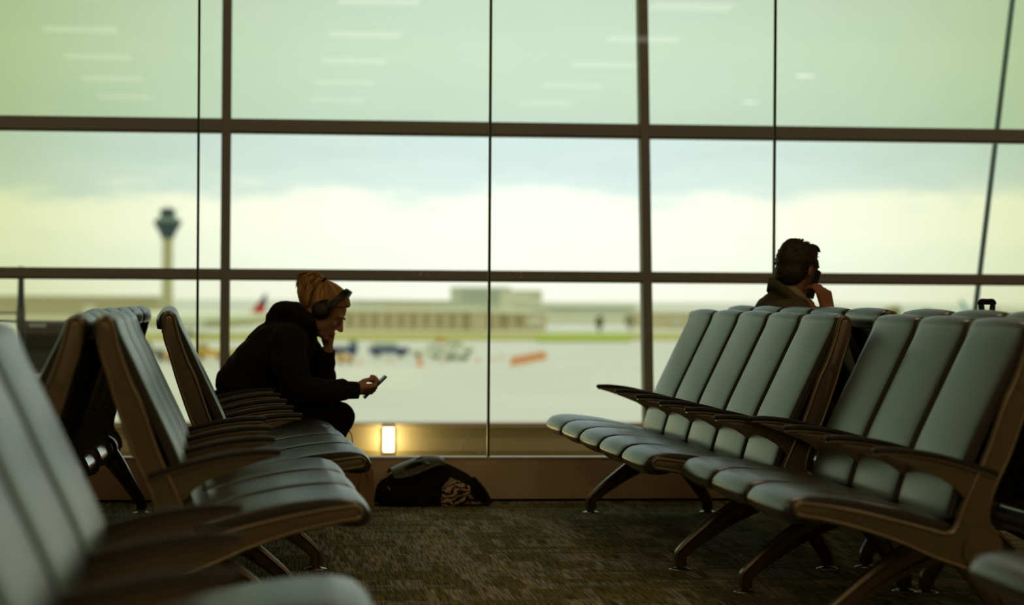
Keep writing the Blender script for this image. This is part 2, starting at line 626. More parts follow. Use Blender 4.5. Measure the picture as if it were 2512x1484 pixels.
def cushion_mesh(name, outline, half, bulge=None):
    """outline (u, z) lofted across y with rounded borders; bulge(u, z, t) shifts the surface outwards at mid width"""
    st = [(-half, 0.012), (-half + 0.0015, 0.0085), (-half + 0.005, 0.0050), (-half + 0.012, 0.0022), (-half + 0.022, 0.0), (-half * 0.75, -0.0025), (-half * 0.5, -0.0050), (-half * 0.25, -0.0064), (-half * 0.08, -0.0068)]
    st = st + [(-y, e) for y, e in st[::-1]]
    bm = bmesh.new()
    rings = []
    for y, e in st:
        rings.append([bm.verts.new((u, y, z)) for u, z in offset_poly(outline, e)])
    n = len(outline)
    for a, b in zip(rings, rings[1:]):
        for i in range(n):
            bm.faces.new((a[i], a[(i + 1) % n], b[(i + 1) % n], b[i]))
    caps = [bm.faces.new(rings[0][::-1]), bm.faces.new(rings[-1])]
    bmesh.ops.recalc_face_normals(bm, faces=bm.faces[:])
    for f in bm.faces:
        f.smooth = True
        if f.calc_center_median().y < -half + 0.0045 or f.calc_center_median().y > half - 0.0045:
            f.material_index = 1
    for e in list(caps[0].edges) + list(caps[1].edges):
        e.smooth = False
    me = bpy.data.meshes.new(name)
    bm.to_mesh(me)
    bm.free()
    me.materials.append(LEATHER)
    me.materials.append(PIPING)
    return me


arc = lambda cx, cz, r, a0, a1, n: [(cx + r * math.cos(math.radians(a0 + (a1 - a0) * i / n)), cz + r * math.sin(math.radians(a0 + (a1 - a0) * i / n))) for i in range(n + 1)]
# seat: top from the back to the nose, round the nose, underside back
seat_top = spl2([(0.225, 0.362), (0.27, 0.374), (0.34, 0.393), (0.42, 0.411), (0.50, 0.426), (0.58, 0.435), (0.630, 0.436)], 4)
seat_nose = spl2([(0.630, 0.436), (0.668, 0.428), (0.692, 0.409), (0.700, 0.390), (0.692, 0.370), (0.668, 0.360), (0.630, 0.361)], 3)[1:]
seat_bot = spl2([(0.630, 0.361), (0.56, 0.372), (0.45, 0.366), (0.33, 0.346), (0.225, 0.320)], 3)[1:]
SEAT_ME = cushion_mesh('seat', seat_top + seat_nose + seat_bot, P / 2 - 0.018)
front = [(0.246, 0.372), (0.243, 0.395), (0.230, 0.44), (0.211, 0.50), (0.187, 0.563), (0.158, 0.625), (0.127, 0.690), (0.096, 0.755), (0.067, 0.815), (0.044, 0.862), (0.032, 0.892)]
front = spl2(front, 3)
roll = arc(-0.002, 0.886, 0.0345, 12, 180, 10)
hang = [(-0.0365, 0.872), (-0.034, 0.862), (-0.024, 0.860), (-0.010, 0.868)]
backs = spl2([(0.004, 0.858), (0.022, 0.815), (0.050, 0.755), (0.082, 0.690), (0.113, 0.625), (0.142, 0.563), (0.166, 0.50), (0.186, 0.44), (0.200, 0.395), (0.214, 0.366)], 2)
BACK_ME = cushion_mesh('backrest', front + roll + hang + backs, P / 2 - 0.018)

# side frame: back post, seat rail, arm bracket, hub round the beam
post_front = spl2([(0.018, 0.893), (0.026, 0.858), (0.034, 0.830), (0.051, 0.782), (0.067, 0.742), (0.091, 0.690), (0.137, 0.560), (0.178, 0.470), (0.205, 0.405), (0.225, 0.352), (0.244, 0.334)], 3)
post_back = spl2([(-0.018, 0.893), (-0.017, 0.870), (-0.012, 0.826), (0.003, 0.780), (0.017, 0.732), (0.032, 0.682), (0.076, 0.555), (0.111, 0.480), (0.130, 0.428), (0.137, 0.393), (0.134, 0.362), (0.115, 0.336), (0.101, 0.305), (0.100, 0.275)], 3)
rail_top = spl2([(0.244, 0.334), (0.270, 0.338), (0.352, 0.360), (0.46, 0.386), (0.57, 0.408), (0.655, 0.419)], 3)
rail_bot = spl2([(0.660, 0.386), (0.60, 0.377), (0.494, 0.351), (0.38, 0.313), (0.294, 0.275), (0.235, 0.254), (0.19, 0.240)], 3)
bm = bmesh.new()
top_arc = arc(0.0, 0.893, 0.018, 0, 180, 8)
body = post_front[::-1] + top_arc[1:-1] + post_back + [(0.104, 0.255), (0.118, 0.240), (0.140, 0.232), (0.165, 0.232)] + rail_bot[::-1] + arc(0.657, 0.4025, 0.0165, -80, 80, 6) + rail_top[::-1][:-1]
add_prism(bm, body, -0.012, 0.012, 0.003)
bead = [(-0.0165, 0.845)] + post_back[5:0:-1][:0] + [(-0.0165, 0.893)] + top_arc[::-1][1:-1] + post_front[:-2] + [(0.232, 0.341), (0.243, 0.3355), (0.256, 0.3355)] + rail_top[2:] + arc(0.657, 0.4025, 0.0165, 75, -80, 6) + rail_bot[:7]
add_tube(bm, [(u, 0, z) for u, z in bead], 0.0075, 10, True, flat=(2.1, 1.0) if False else None)
for s in (-1, 1):
    add_tube(bm, [(u, s * 0.0095, z) for u, z in bead], 0.0068, 8)
    add_tube(bm, [(u, s * 0.0090, z) for u, z in [p for p in post_back if p[1] < 0.86]], 0.0055, 8)
    add_tube(bm, [(u, s * 0.0090, z) for u, z in rail_bot], 0.0050, 8)
# arm bracket
arm_top = [(0.115, 0.494), (0.16, 0.509), (0.194, 0.519), (0.27, 0.539), (0.337, 0.551), (0.404, 0.5575), (0.452, 0.5565)]
arm_under = [(0.452, 0.5515), (0.40, 0.537), (0.33, 0.512), (0.27, 0.488), (0.235, 0.470), (0.212, 0.448), (0.200, 0.424), (0.19, 0.416), (0.15, 0.46)]
add_prism(bm, spl2(arm_top, 3) + arm_under, -0.009, 0.009, 0.003)
at3 = spline([(u, 0, z) for u, z in arm_top], 3)
flange_u = [(v.x, v.z) for v in at3]
add_prism(bm, flange_u + [(u, z - 0.007) for u, z in flange_u[::-1]], -0.021, 0.021, 0.002)
# hub and bolts
add_cyl(bm, (0.1535, 0, 0.289), 0.055, 0.046, 'y', 28)
for u, z, r in ((0.040, 0.735, 0.0145), (0.196, 0.375, 0.016), (0.276, 0.312, 0.014), (0.50, 0.374, 0.010)):
    for s in (-1, 1):
        add_cyl(bm, (u, s * 0.0125, z), r, 0.005, 'y', 18)
        add_cyl(bm, (u, s * 0.0150, z), r * 0.55, 0.003, 'y', 14)
bmesh.ops.recalc_face_normals(bm, faces=bm.faces[:])
for f in bm.faces:
    f.smooth = True
for e in bm.edges:
    if len(e.link_faces) == 2 and e.calc_face_angle(0) > 0.7:
        e.smooth = False
FRAME_ME = bpy.data.meshes.new('side_frame')
bm.to_mesh(FRAME_ME)
bm.free()
FRAME_ME.materials.append(FRAME)

bm = bmesh.new()
pad_pts = [(u, z + 0.0065) for u, z in flange_u]
ends = pad_pts[:-1] + [(0.4535, 0.563), (0.4585, 0.5625)]
secs = []
for i, (u, z) in enumerate(ends):
    w = 0.024 if i < len(ends) - 3 else (0.0235, 0.0215, 0.016)[i - len(ends) + 3]
    h = 0.0085 if i < len(ends) - 1 else 0.0065
    secs.append([bm.verts.new((u, w * a, z + h * b)) for a, b in ((-0.8, -1), (-1, -0.5), (-1, 0.3), (-0.8, 0.85), (-0.4, 1), (0.4, 1), (0.8, 0.85), (1, 0.3), (1, -0.5), (0.8, -1))])
for a, b in zip(secs, secs[1:]):
    for i in range(10):
        bm.faces.new((a[i], a[(i + 1) % 10], b[(i + 1) % 10], b[i]))
bm.faces.new(secs[0][::-1])
bm.faces.new(secs[-1])
bmesh.ops.recalc_face_normals(bm, faces=bm.faces[:])
for f in bm.faces:
    f.smooth = True
PAD_ME = bpy.data.meshes.new('armrest')
bm.to_mesh(PAD_ME)
bm.free()
PAD_ME.materials.append(PAD)


def leg_mesh(path, name):
    """tapering cast leg; path of (u, z, half depth)"""
    bm = bmesh.new()
    pts = spline([(u, w, z) for u, z, w in path], 4)
    C = [(v.x, v.z, v.y) for v in pts]
    secs = []
    for i, (u, z, w) in enumerate(C):
        a, b = C[max(i - 1, 0)], C[min(i + 1, len(C) - 1)]
        d = Vector((b[0] - a[0], b[1] - a[1])).normalized()
        nrm = Vector((-d.y, d.x))
        t = i / (len(C) - 1)
        y = 0.026 * (1 - t) + 0.018 * t
        ring = []
        for a_, b_ in ((-1, -0.55), (-0.75, -0.9), (0.75, -0.9), (1, -0.55), (1, -0.5), (0.62, -0.34), (0.62, 0.34), (1, 0.5), (1, 0.55), (0.75, 0.9), (-0.75, 0.9), (-1, 0.55), (-1, 0.5), (-0.62, 0.34), (-0.62, -0.34), (-1, -0.5)):
            ring.append(bm.verts.new((u + nrm.x * w * b_ * 1.1, a_ * y, z + nrm.y * w * b_ * 1.1)))
        secs.append(ring)
    n = len(secs[0])
    for a, b in zip(secs, secs[1:]):
        for i in range(n):
            bm.faces.new((a[i], a[(i + 1) % n], b[(i + 1) % n], b[i]))
    bm.faces.new(secs[0][::-1])
    bm.faces.new(secs[-1])
    add_cyl(bm, (0.1535, 0, 0.289), 0.060, 0.05, 'y', 24)
    bmesh.ops.recalc_face_normals(bm, faces=bm.faces[:])
    for f in bm.faces:
        f.smooth = True
    for e in bm.edges:
        if len(e.link_faces) == 2 and e.calc_face_angle(0) > 0.8:
            e.smooth = False
    me = bpy.data.meshes.new(name)
    bm.to_mesh(me)
    bm.free()
    me.materials.append(LEGM)
    return me


LEG_F = leg_mesh([(0.155, 0.285, 0.050), (0.25, 0.252, 0.044), (0.36, 0.188, 0.034), (0.46, 0.115, 0.026), (0.510, 0.072, 0.023), (0.524, 0.052, 0.022), (0.524, 0.014, 0.021)], 'leg')
LEG_R = leg_mesh([(0.150, 0.285, 0.048), (0.100, 0.222, 0.040), (0.052, 0.150, 0.031), (0.010, 0.085, 0.026), (-0.010, 0.050, 0.024), (-0.013, 0.014, 0.022)], 'leg')
bm = bmesh.new()
add_tube(bm, [(0, 0, 0), (0, 0, 0.004), (0, 0, 0.007), (0, 0, 0.011), (0, 0, 0.018)], [0.040, 0.040, 0.030, 0.012, 0.010], 28)
bmesh.ops.recalc_face_normals(bm, faces=bm.faces[:])
for f in bm.faces:
    f.smooth = True
FOOT_ME = bpy.data.meshes.new('foot')
bm.to_mesh(FOOT_ME)
bm.free()
FOOT_ME.materials.append(STEEL)


def beam_mesh(n):
    bm = bmesh.new()
    L = n * P / 2
    add_tube(bm, [(0.1535, -L - 0.02, 0.289), (0.1535, L + 0.02, 0.289)], 0.043, 32, False)
    for s in (-1, 1):                      # hollow dark tube ends
        add_tube(bm, [(0.1535, s * (L + 0.02), 0.289), (0.1535, s * (L + 0.02), 0.289)], [0.043, 0.039], 32, False)
        add_tube(bm, [(0.1535, s * (L + 0.02), 0.289), (0.1535, s * (L - 0.03), 0.289)], 0.039, 32, False)
    for f in bm.faces:
        f.smooth = True
    for f in bm.faces:
        c = f.calc_center_median()
        r = math.hypot(c.x - 0.1535, c.z - 0.289)
        f.material_index = 0 if r > 0.0415 else 1
    for s in (-1, 1):
        add_cyl(bm, (0.1535, s * (L + 0.008), 0.289), 0.0388, 0.006, 'y', 24)
        for f in bm.faces[-26:]:
            f.material_index = 1
    me = bpy.data.meshes.new('beam')
    bm.to_mesh(me)
    bm.free()
    me.materials.append(BEAM)
    me.materials.append(HOLE)
    return me


BEAM_ME = {n_: beam_mesh(n_) for n_ in (3, 4, 5)}


def child(name, me, parent, loc=(0, 0, 0)):
    o = bpy.data.objects.new(name, me)
    COL.objects.link(o)
    o.parent = parent
    o.location = loc
    return o


def bench(label, group, x_far, y_far, yaw, n, side, zs=1.0):
    """x_far, y_far: the backrest top at the bench's far end; side +1 faces +x"""
    L = n * P / 2
    cx = x_far + math.sin(yaw) * L
    cy = y_far - math.cos(yaw) * L
    root = thing('airport_bench', label, 'bench', (cx, cy, 0), yaw if side > 0 else yaw + PI, group)
    root.scale = (1, 1, zs)
    child('beam', BEAM_ME[n], root)
    for i in range(n):
        y = -L + (i + 0.5) * P
        child('seat', SEAT_ME, root, (0, y, 0))
        child('backrest', BACK_ME, root, (0, y, 0))
    for i in range(n + 1):
        y = -L + i * P
        child('side_frame', FRAME_ME, root, (0, y, 0))
        child('armrest', PAD_ME, root, (0, y, 0))
    for y in (-L + P / 2, L - P / 2):
        lf = child('leg', LEG_F, root, (0, y, 0))
        child('foot', FOOT_ME, lf, (0.524, 0, 0))
        lr = child('leg', LEG_R, root, (0, y, 0))
        child('foot', FOOT_ME, lr, (-0.013, 0, 0))
    return root


GB = 'airport benches in rows'
bench('five-seat grey bench on the right facing left, its far end by the window wall', GB, 2.0477, 11.266, 0.0013, 5, -1)
bench('three-seat grey bench at right in the foreground, facing left, tube end showing', GB, 2.1554, 8.270, -0.0076, 3, -1)
bench('blurred foreground bench at lower right showing one seat corner', GB, 2.235, 5.16, -0.0076, 4, -1)
bench('five-seat grey bench the woman sits on, facing right by the window wall', GB, -0.3831, 11.328, 0.0323, 5, 1)
bench('three-seat grey bench at left facing right, before the woman\'s bench', GB, -0.4157, 8.215, 0.0172, 3, 1)
bench('large blurred foreground bench at lower left, facing right', GB, -0.4781, 4.786, 0.0, 4, 1)
bench('bench the man with the phone sits on, facing away to the right', GB, 2.236, 11.31, -0.002, 5, 1, 1.02)
bench('bench facing away to the right behind the foreground three-seat bench, suitcase beyond it', GB, 2.242, 8.22, -0.004, 3, 1, 1.02)
bench('bench facing away to the left, back to back with the woman\'s bench', GB, -0.500, 11.30, -0.020, 5, -1)
bench('bench facing away to the left, back to back with the left three-seat bench', GB, -0.500, 8.30, 0.0172, 3, -1)

# ------------------------------------------------------------------ soft bodies: many tapered limbs fused into one skin
def add_capsule(bm, a, b, ra, rb, seg=14):
    """tapered limb with round ends"""
    a, b = Vector(a), Vector(b)
    d = (b - a)
    L = d.length
    if L < 1e-6:
        d = Vector((0, 0, 1))
    d.normalize()
    pts, rad = [], []
    for k in range(5):
        t = math.radians(-88 + 88 * k / 4)
        pts.append(a + d * (math.sin(t) * ra))
        rad.append(max(1e-4, math.cos(t) * ra))
    for k in range(5):
        t = math.radians(88 * k / 4)
        pts.append(b + d * (math.sin(t) * rb))
        rad.append(max(1e-4, math.cos(t) * rb))
    add_tube(bm, pts, rad, seg)


def add_chain(bm, pts, rads, seg=14):
    for i in range(len(pts) - 1):
        add_capsule(bm, pts[i], pts[i + 1], rads[i], rads[i + 1], seg)


def add_ell(bm, c, r, rot=None, seg=20):
    """ellipsoid; rot = 3x3 matrix"""
    r_ = bmesh.ops.create_uvsphere(bm, u_segments=seg, v_segments=seg // 2 + 2, radius=1.0)
    for v in r_['verts']:
        p = Vector((v.co.x * r[0], v.co.y * r[1], v.co.z * r[2]))
        if rot is not None:
            p = rot @ p
        v.co = p + Vector(c)


def fuse(name, bm, voxel, smooth_n, material, parent=None, noise=None, factor=0.5):
    """fuse overlapping solids into one continuous smooth surface"""
    bmesh.ops.recalc_face_normals(bm, faces=bm.faces[:])
    me = bpy.data.meshes.new(name + '_solid')
    bm.to_mesh(me)
    bm.free()
    o = bpy.data.objects.new(name + '_solid', me)
    COL.objects.link(o)
    m = o.modifiers.new('r', 'REMESH')
    m.mode = 'VOXEL'
    m.voxel_size = voxel
    s = o.modifiers.new('s', 'SMOOTH')
    s.iterations = smooth_n
    s.factor = factor
    if noise:
        tx = bpy.data.textures.new(name + '_folds', 'CLOUDS')
        tx.noise_scale = noise[0]
        tx.noise_depth = 2
        dm = o.modifiers.new('d', 'DISPLACE')
        dm.texture = tx
        dm.texture_coords = 'LOCAL'
        dm.strength = noise[1]
        dm.mid_level = 0.5
    dg = bpy.context.evaluated_depsgraph_get()
    out = bpy.data.meshes.new_from_object(o.evaluated_get(dg), depsgraph=dg)
    out.name = name
    bpy.data.objects.remove(o)
    bpy.data.meshes.remove(me)
    out.materials.clear()
    return to_obj(name, out, material, parent, True)


def basis(fwd, upv):
    """3x3 matrix whose columns are forward, left and up"""
    f = Vector(fwd).normalized()
    l = Vector(upv).cross(f).normalized()
    u = f.cross(l)
    return Matrix((f, l, u)).transposed()


def head_solids(bm, C, B, k=1.0, fem=True):
    """skull, face, nose, lips, chin, ears; C centre of the skull, B basis (forward, left, up)"""
    def T(x, y, z):
        return Vector(C) + B @ Vector((x * k, y * k, z * k))

    def E(x, y, z, a, b, c):
        add_ell(bm, T(x, y, z), (a * k, b * k, c * k), B)
    E(-0.012, 0, 0.025, 0.094, 0.074, 0.088)          # skull
    E(0.035, 0, 0.018, 0.056, 0.064, 0.070)           # forehead
    E(0.040, 0, -0.045, 0.044, 0.055, 0.062)          # mid face
    E(0.045, 0, -0.085, 0.036, 0.040, 0.034)          # jaw
    E(0.058, 0, -0.066, 0.033, 0.034, 0.036)          # muzzle
    E(0.062, 0, -0.015, 0.030, 0.040, 0.045)          # between brow and cheek
    E(0.070, 0, -0.103, 0.019, 0.021, 0.016)          # chin
    for s in (-1, 1):
        E(0.010, s * 0.046, -0.066, 0.036, 0.016, 0.032)   # jaw corner
        E(0.062, s * 0.034, -0.032, 0.022, 0.022, 0.019)   # cheek
        E(0.080, s * 0.030, 0.014, 0.014, 0.024, 0.009)    # brow
        # ear
        E(-0.008, s * 0.074, -0.012, 0.018, 0.009, 0.031)
        E(-0.004, s * 0.073, -0.034, 0.010, 0.007, 0.013)
    add_chain(bm, [T(0.088, 0, 0.004), T(0.100, 0, -0.018), T(0.113, 0, -0.036)], [0.009 * k, 0.0095 * k, 0.0105 * k])
    E(0.104, 0, -0.040, 0.012, 0.015, 0.008)
    for s in (-1, 1):
        E(0.098, s * 0.011, -0.041, 0.009, 0.007, 0.007)
    E(0.086, 0, -0.066, 0.014, 0.022, 0.0065)         # lips
    E(0.085, 0, -0.077, 0.013, 0.019, 0.007)
    return T


SKIN = mat('skin', (0.52, 0.27, 0.16, 1), 0.5, 0, 0.4, noise=((14, 14, 14), (0.47, 0.23, 0.13, 1)))
SKIN_M = mat('tanned_skin', (0.44, 0.20, 0.105, 1), 0.5, 0, 0.4, noise=((14, 14, 14), (0.40, 0.17, 0.09, 1)))
HOOD = mat('black_sweatshirt_cloth', (0.014, 0.0125, 0.008, 1), 0.95, 0, 0.15, bump=(60, 0.15), sheen=0.05)
TROUS = mat('black_trouser_cloth', (0.010, 0.009, 0.007, 1), 0.9, 0, 0.15)
HAIRB2 = mat('golden_blond_hair', (0.62, 0.34, 0.085, 1), 0.38, 0, 0.6)
HAIRB3 = mat('dark_blond_hair', (0.26, 0.135, 0.035, 1), 0.45, 0, 0.5)
HAIRB = mat('blond_hair', (0.48, 0.25, 0.062, 1), 0.42, 0, 0.5, noise=((40, 40, 6), (0.33, 0.15, 0.035, 1)))
HAIRD = mat('dark_brown_hair', (0.030, 0.020, 0.010, 1), 0.5, 0, 0.4)
PLAST = mat('black_plastic', (0.010, 0.009, 0.008, 1), 0.4, 0, 0.5)
CUSH = mat('black_ear_padding', (0.010, 0.008, 0.007, 1), 0.7, 0, 0.3)
SHOE = mat('dark_shoe_leather', (0.03, 0.022, 0.015, 1), 0.5)
SUIT = mat('olive_suit_cloth', (0.115, 0.105, 0.050, 1), 0.85, 0, 0.2, noise=((30, 30, 30), (0.098, 0.090, 0.042, 1)), bump=(180, 0.15))
SHIRT = mat('pale_shirt_cloth', (0.40, 0.33, 0.16, 1), 0.8)
SCREEN = mat('phone_glass', (0.02, 0.05, 0.06, 1), 0.12, 0, 0.6)
PHONE = mat('phone_case', (0.03, 0.045, 0.05, 1), 0.3, 0.3)


def hand(bm, wrist, fwd, palm_n, thumb_side, curls, k=1.0, thumb=None, spread=0.12):
    """palm plus five fingers. fwd: along the hand, palm_n: out of the palm, curls: bend per joint of index..little (degrees)"""
    f = Vector(fwd).normalized()
    n = Vector(palm_n)
    n = (n - f * n.dot(f)).normalized()
    s = f.cross(n).normalized() * thumb_side            # towards the thumb
    Wp = Vector(wrist)
    L = [0.072, 0.079, 0.074, 0.058]
    pos = [0.031, 0.0105, -0.010, -0.029]
    kn = [0.088, 0.092, 0.088, 0.079]
    add_capsule(bm, Wp - f * 0.02 * k, Wp + f * 0.01 * k, 0.025 * k, 0.026 * k)
    for i in range(4):
        K_ = Wp + (f * kn[i] + s * pos[i]) * k
        add_capsule(bm, Wp + (f * 0.015 + s * pos[i] * 0.62) * k, K_, 0.0155 * k, 0.0125 * k, 10)
        d = (f + s * (pos[i] * spread * 12)).normalized()
        p = K_
        a = 0
        for j, (fr, bend) in enumerate(zip((0.45, 0.30, 0.25), curls[i])):
            a += math.radians(bend)
            dd = d * math.cos(a) + n * math.sin(a)
            q = p + dd * L[i] * fr * k
            add_capsule(bm, p, q, (0.0098 - 0.0009 * j) * k, (0.0090 - 0.0010 * j) * k, 10)
            p = q
    # thumb leaves the side of the palm near its base
    if thumb is None:
        thumb = [(0.020, 0.026, 0.006), (0.050, 0.050, 0.020), (0.078, 0.056, 0.034), (0.100, 0.052, 0.046)]
    T_ = [Wp + (f * a_ + s * b_ + n * c_) * k for a_, b_, c_ in thumb]
    for i, (r0, r1) in enumerate(((0.0175, 0.0125), (0.0118, 0.0105), (0.0105, 0.0085))):
        add_capsule(bm, T_[i], T_[i + 1], r0 * k, r1 * k, 10)
    return f, n, s


def strand(bm, pts, r, seg=5, n=5, mix=False):
    sp = spline(pts, n)
    m = len(sp)
    n0 = len(bm.faces)
    add_tube(bm, sp, [r * (1.0 - 0.75 * (i / (m - 1)) ** 2) for i in range(m)], seg)
    if mix:
        bm.faces.ensure_lookup_table()
        mi = random.choice((0, 0, 1, 1, 2, 2))
        for k in range(n0, len(bm.faces)):
            bm.faces[k].material_index = mi


# ------------------------------------------------------------------ the woman on the left bench
WY = 11.03                                   # middle of her body, the far seat of her bench


def w(px, py, dy=0.0):
    return at(px, py, WY + dy)


woman = thing('person', 'woman in a black hoodie and headphones bending over her phone, chin on hand', 'person', (w(640, 960).x, WY, 0))
wi = Matrix.Translation(-woman.location)


def here(o, root):
    o.parent = root
    o.matrix_parent_inverse = Matrix.Translation(-root.location)
    return o


fwd_w = Vector((math.cos(math.radians(-33)), -0.12, math.sin(math.radians(-33))))
Bw = basis(fwd_w, (0.5, 0, 0.85))
HC = w(798, 762)
bm = bmesh.new()
T = head_solids(bm, HC, Bw, 0.97)
neck_lo = w(728, 806)
add_chain(bm, [T(-0.030, 0, -0.05), w(752, 800), neck_lo], [0.058, 0.056, 0.062])
# torso, hips, thighs, shins and feet below the clothes
add_chain(bm, [w(606, 950), w(634, 900), w(672, 858), w(714, 830)], [0.090, 0.090, 0.095, 0.085], 18)
hipL, hipR = w(600, 978, 0.085), w(600, 978, -0.085)
kneeL, kneeR = w(832, 1016, 0.10), w(836, 1018, -0.085)
anL, anR = Vector((w(778, 1200, 0.10).x, WY + 0.10, 0.095)), Vector((w(762, 1200, -0.085).x, WY - 0.085, 0.095))
for h_, kn_, an_ in ((hipL, kneeL, anL), (hipR, kneeR, anR)):
    add_chain(bm, [h_, kn_, an_], [0.075, 0.052, 0.034])
    add_capsule(bm, an_, an_ + Vector((0.14, 0, -0.035)), 0.034, 0.026)
# arms
shR, elR, wrR = w(705, 838, -0.175), w(726, 952, -0.215), w(872, 957, -0.17)
shL, elL, wrL = w(735, 835, 0.165), w(795, 955, 0.13), w(805, 858, 0.035)
add_chain(bm, [shR, elR, wrR], [0.048, 0.038, 0.026])
add_chain(bm, [shL, elL, wrL], [0.048, 0.038, 0.026])
# near hand closed round the phone
ph_a, ph_b = w(892, 976, -0.150), w(947, 922, -0.150)      # lower and upper end of the phone
ph_dir = (ph_b - ph_a).normalized()
hf = (w(915, 954, -0.16) - wrR).normalized()
hand(bm, wrR, hf, (-0.05, 0.55, 0.83), 1, [(58, 58, 40), (62, 60, 42), (64, 62, 44), (66, 62, 44)], 0.95,
     thumb=[(0.016, 0.020, 0.012), (0.044, 0.030, 0.030), (0.076, 0.027, 0.037), (0.106, 0.020, 0.036)])
# far hand: loose fist under the chin, knuckles at the mouth
hand(bm, wrL, (0.16, -0.10, 0.97), (-0.80, -0.25, 0.30), -1, [(80, 80, 45), (84, 84, 45), (86, 84, 45), (86, 80, 45)], 0.90,
     thumb=[(0.020, 0.026, 0.006), (0.045, 0.038, 0.022), (0.070, 0.034, 0.034), (0.088, 0.022, 0.040)])
here(fuse('body', bm, 0.0042, 5, SKIN, None), woman)

# hoodie
bm = bmesh.new()
add_ell(bm, w(594, 946), (0.120, 0.175, 0.100))
add_chain(bm, [w(586, 938, 0), w(632, 890), w(672, 852), w(708, 836)], [0.102, 0.114, 0.120, 0.108], 20)
for s in (-1, 1):
    add_chain(bm, [w(590, 940, s * 0.060), w(636, 888, s * 0.070), w(676, 850, s * 0.085), w(710, 840, s * 0.11)], [0.104, 0.108, 0.108, 0.086], 18)
add_chain(bm, [w(650, 935), w(695, 895), w(732, 845)], [0.112, 0.108, 0.078], 18)
add_ell(bm, w(640, 962), (0.13, 0.165, 0.058))
add_chain(bm, [shR, w(712, 895, -0.205), elR, w(790, 962, -0.195), w(842, 957, -0.18)], [0.083, 0.080, 0.068, 0.056, 0.045])
add_chain(bm, [shL, w(772, 900, 0.155), elL + Vector((0.0, 0, 0)), w(796, 905, 0.085), w(799, 880, 0.055)], [0.080, 0.070, 0.060, 0.046, 0.040])
# wrinkles bunched at the cuffs and elbows
for a_, b_, r_ in ((w(832, 957, -0.183), w(838, 957, -0.182), 0.049), (w(808, 961, -0.19), w(812, 960, -0.189), 0.056), (w(795, 893, 0.075), w(795, 898, 0.08), 0.048), (w(794, 926, 0.11), w(794, 930, 0.113), 0.056)):
    add_capsule(bm, a_, b_, r_, r_)
# hood lying on the neck
add_chain(bm, [w(668, 778, -0.02), w(690, 762, -0.05), w(722, 764, -0.088), w(752, 790, -0.085), w(765, 812, -0.055)], [0.030, 0.045, 0.044, 0.042, 0.030])
add_chain(bm, [w(668, 778, 0.02), w(690, 762, 0.05), w(722, 762, 0.088), w(752, 788, 0.085), w(768, 812, 0.055)], [0.030, 0.045, 0.044, 0.042, 0.030])
add_chain(bm, [w(672, 775, 0), w(696, 757, 0), w(716, 752, 0)], [0.030, 0.036, 0.028])
add_chain(bm, [w(690, 790, 0), w(730, 812, 0)], [0.075, 0.090])
hoodie = here(fuse('hoodie', bm, 0.0075, 7, HOOD, None, (0.055, 0.020)), woman)
bm = bmesh.new()
add_tube(bm, [w(838, 957, -0.181), w(862, 957, -0.174), w(879, 957.5, -0.168)], [0.042, 0.0395, 0.038], 20)
cu = bm_obj('cuff', bm, HOOD, None, True)
cu.parent = hoodie
bm = bmesh.new()
add_tube(bm, [w(799, 884, 0.058), w(802, 868, 0.045), w(804, 858, 0.037)], [0.040, 0.038, 0.035], 20)
cu = bm_obj('cuff', bm, HOOD, None, True)
cu.parent = hoodie
bm = bmesh.new()
for h_, kn_, an_ in ((hipL, kneeL, anL), (hipR, kneeR, anR)):
    md = (h_ + kn_) / 2
    add_chain(bm, [h_, md, kn_ + Vector((-0.005, 0, -0.010))], [0.100, 0.090, 0.070])
    add_chain(bm, [kn_ + Vector((-0.005, 0, -0.010)), (kn_ + an_) / 2 + Vector((-0.01, 0, 0)), an_ + Vector((0, 0, 0.035))], [0.070, 0.058, 0.046])
add_ell(bm, w(596, 975), (0.125, 0.175, 0.085))
here(fuse('trousers', bm, 0.008, 6, TROUS, None, (0.07, 0.010)), woman)
for an_ in (anL, anR):
    bm = bmesh.new()
    hx, hy = an_.x, an_.y
    add_chain(bm, [Vector((hx - 0.035, hy, 0.040)), Vector((hx + 0.06, hy, 0.046)), Vector((hx + 0.15, hy, 0.034)), Vector((hx + 0.185, hy, 0.030))], [0.040, 0.042, 0.036, 0.028])
    add_box(bm, hx - 0.075, hx + 0.205, hy - 0.038, hy + 0.038, 0.0, 0.022, 0.006)
    here(fuse('shoe', bm, 0.006, 3, SHOE, None), woman)
# hair: a cap of strands combed back to the tie, then the ponytail
bm = bmesh.new()
tie = w(793, 688, -0.005)
for i in range(420):
    u_ = i * 0.61803 % 1.0
    v_ = (i + 0.5) / 420
    ang = (u_ * 2 - 1) * math.radians(112)
    # start along the hairline (from temple over the forehead to temple, and down to the nape)
    if v_ < 0.72:
        x0, y0, z0 = 0.096 * math.cos(ang) - 0.012, 0.082 * math.sin(ang), 0.082 - 0.095 * (abs(ang) / math.radians(112)) ** 1.3
    else:
        x0, y0, z0 = -0.098 + 0.02 * abs(u_ - 0.5), 0.070 * (u_ * 2 - 1), -0.045 + 0.03 * random.random()
    p0 = Vector((x0, y0, z0))
    tip_l = Bw.inverted() @ (tie - HC)
    pts = []
    for k_ in range(6):
        t_ = k_ / 5
        p = p0.lerp(tip_l, t_)
        q = Vector((p.x + 0.012, p.y, p.z - 0.025))
        # press on to a skull-shaped shell
        e_ = math.sqrt((q.x / 0.105) ** 2 + (q.y / 0.083) ** 2 + (q.z / 0.098) ** 2)
        if e_ > 1e-6:
            q = q / e_ * (0.985 + 0.045 * random.random() + 0.04 * t_)
        p2 = Vector((q.x - 0.012, q.y, q.z + 0.025))
        pts.append(HC + Bw @ (p2.lerp(tip_l, t_ ** 4)))
    strand(bm, pts, 0.0048, 5, 3, True)
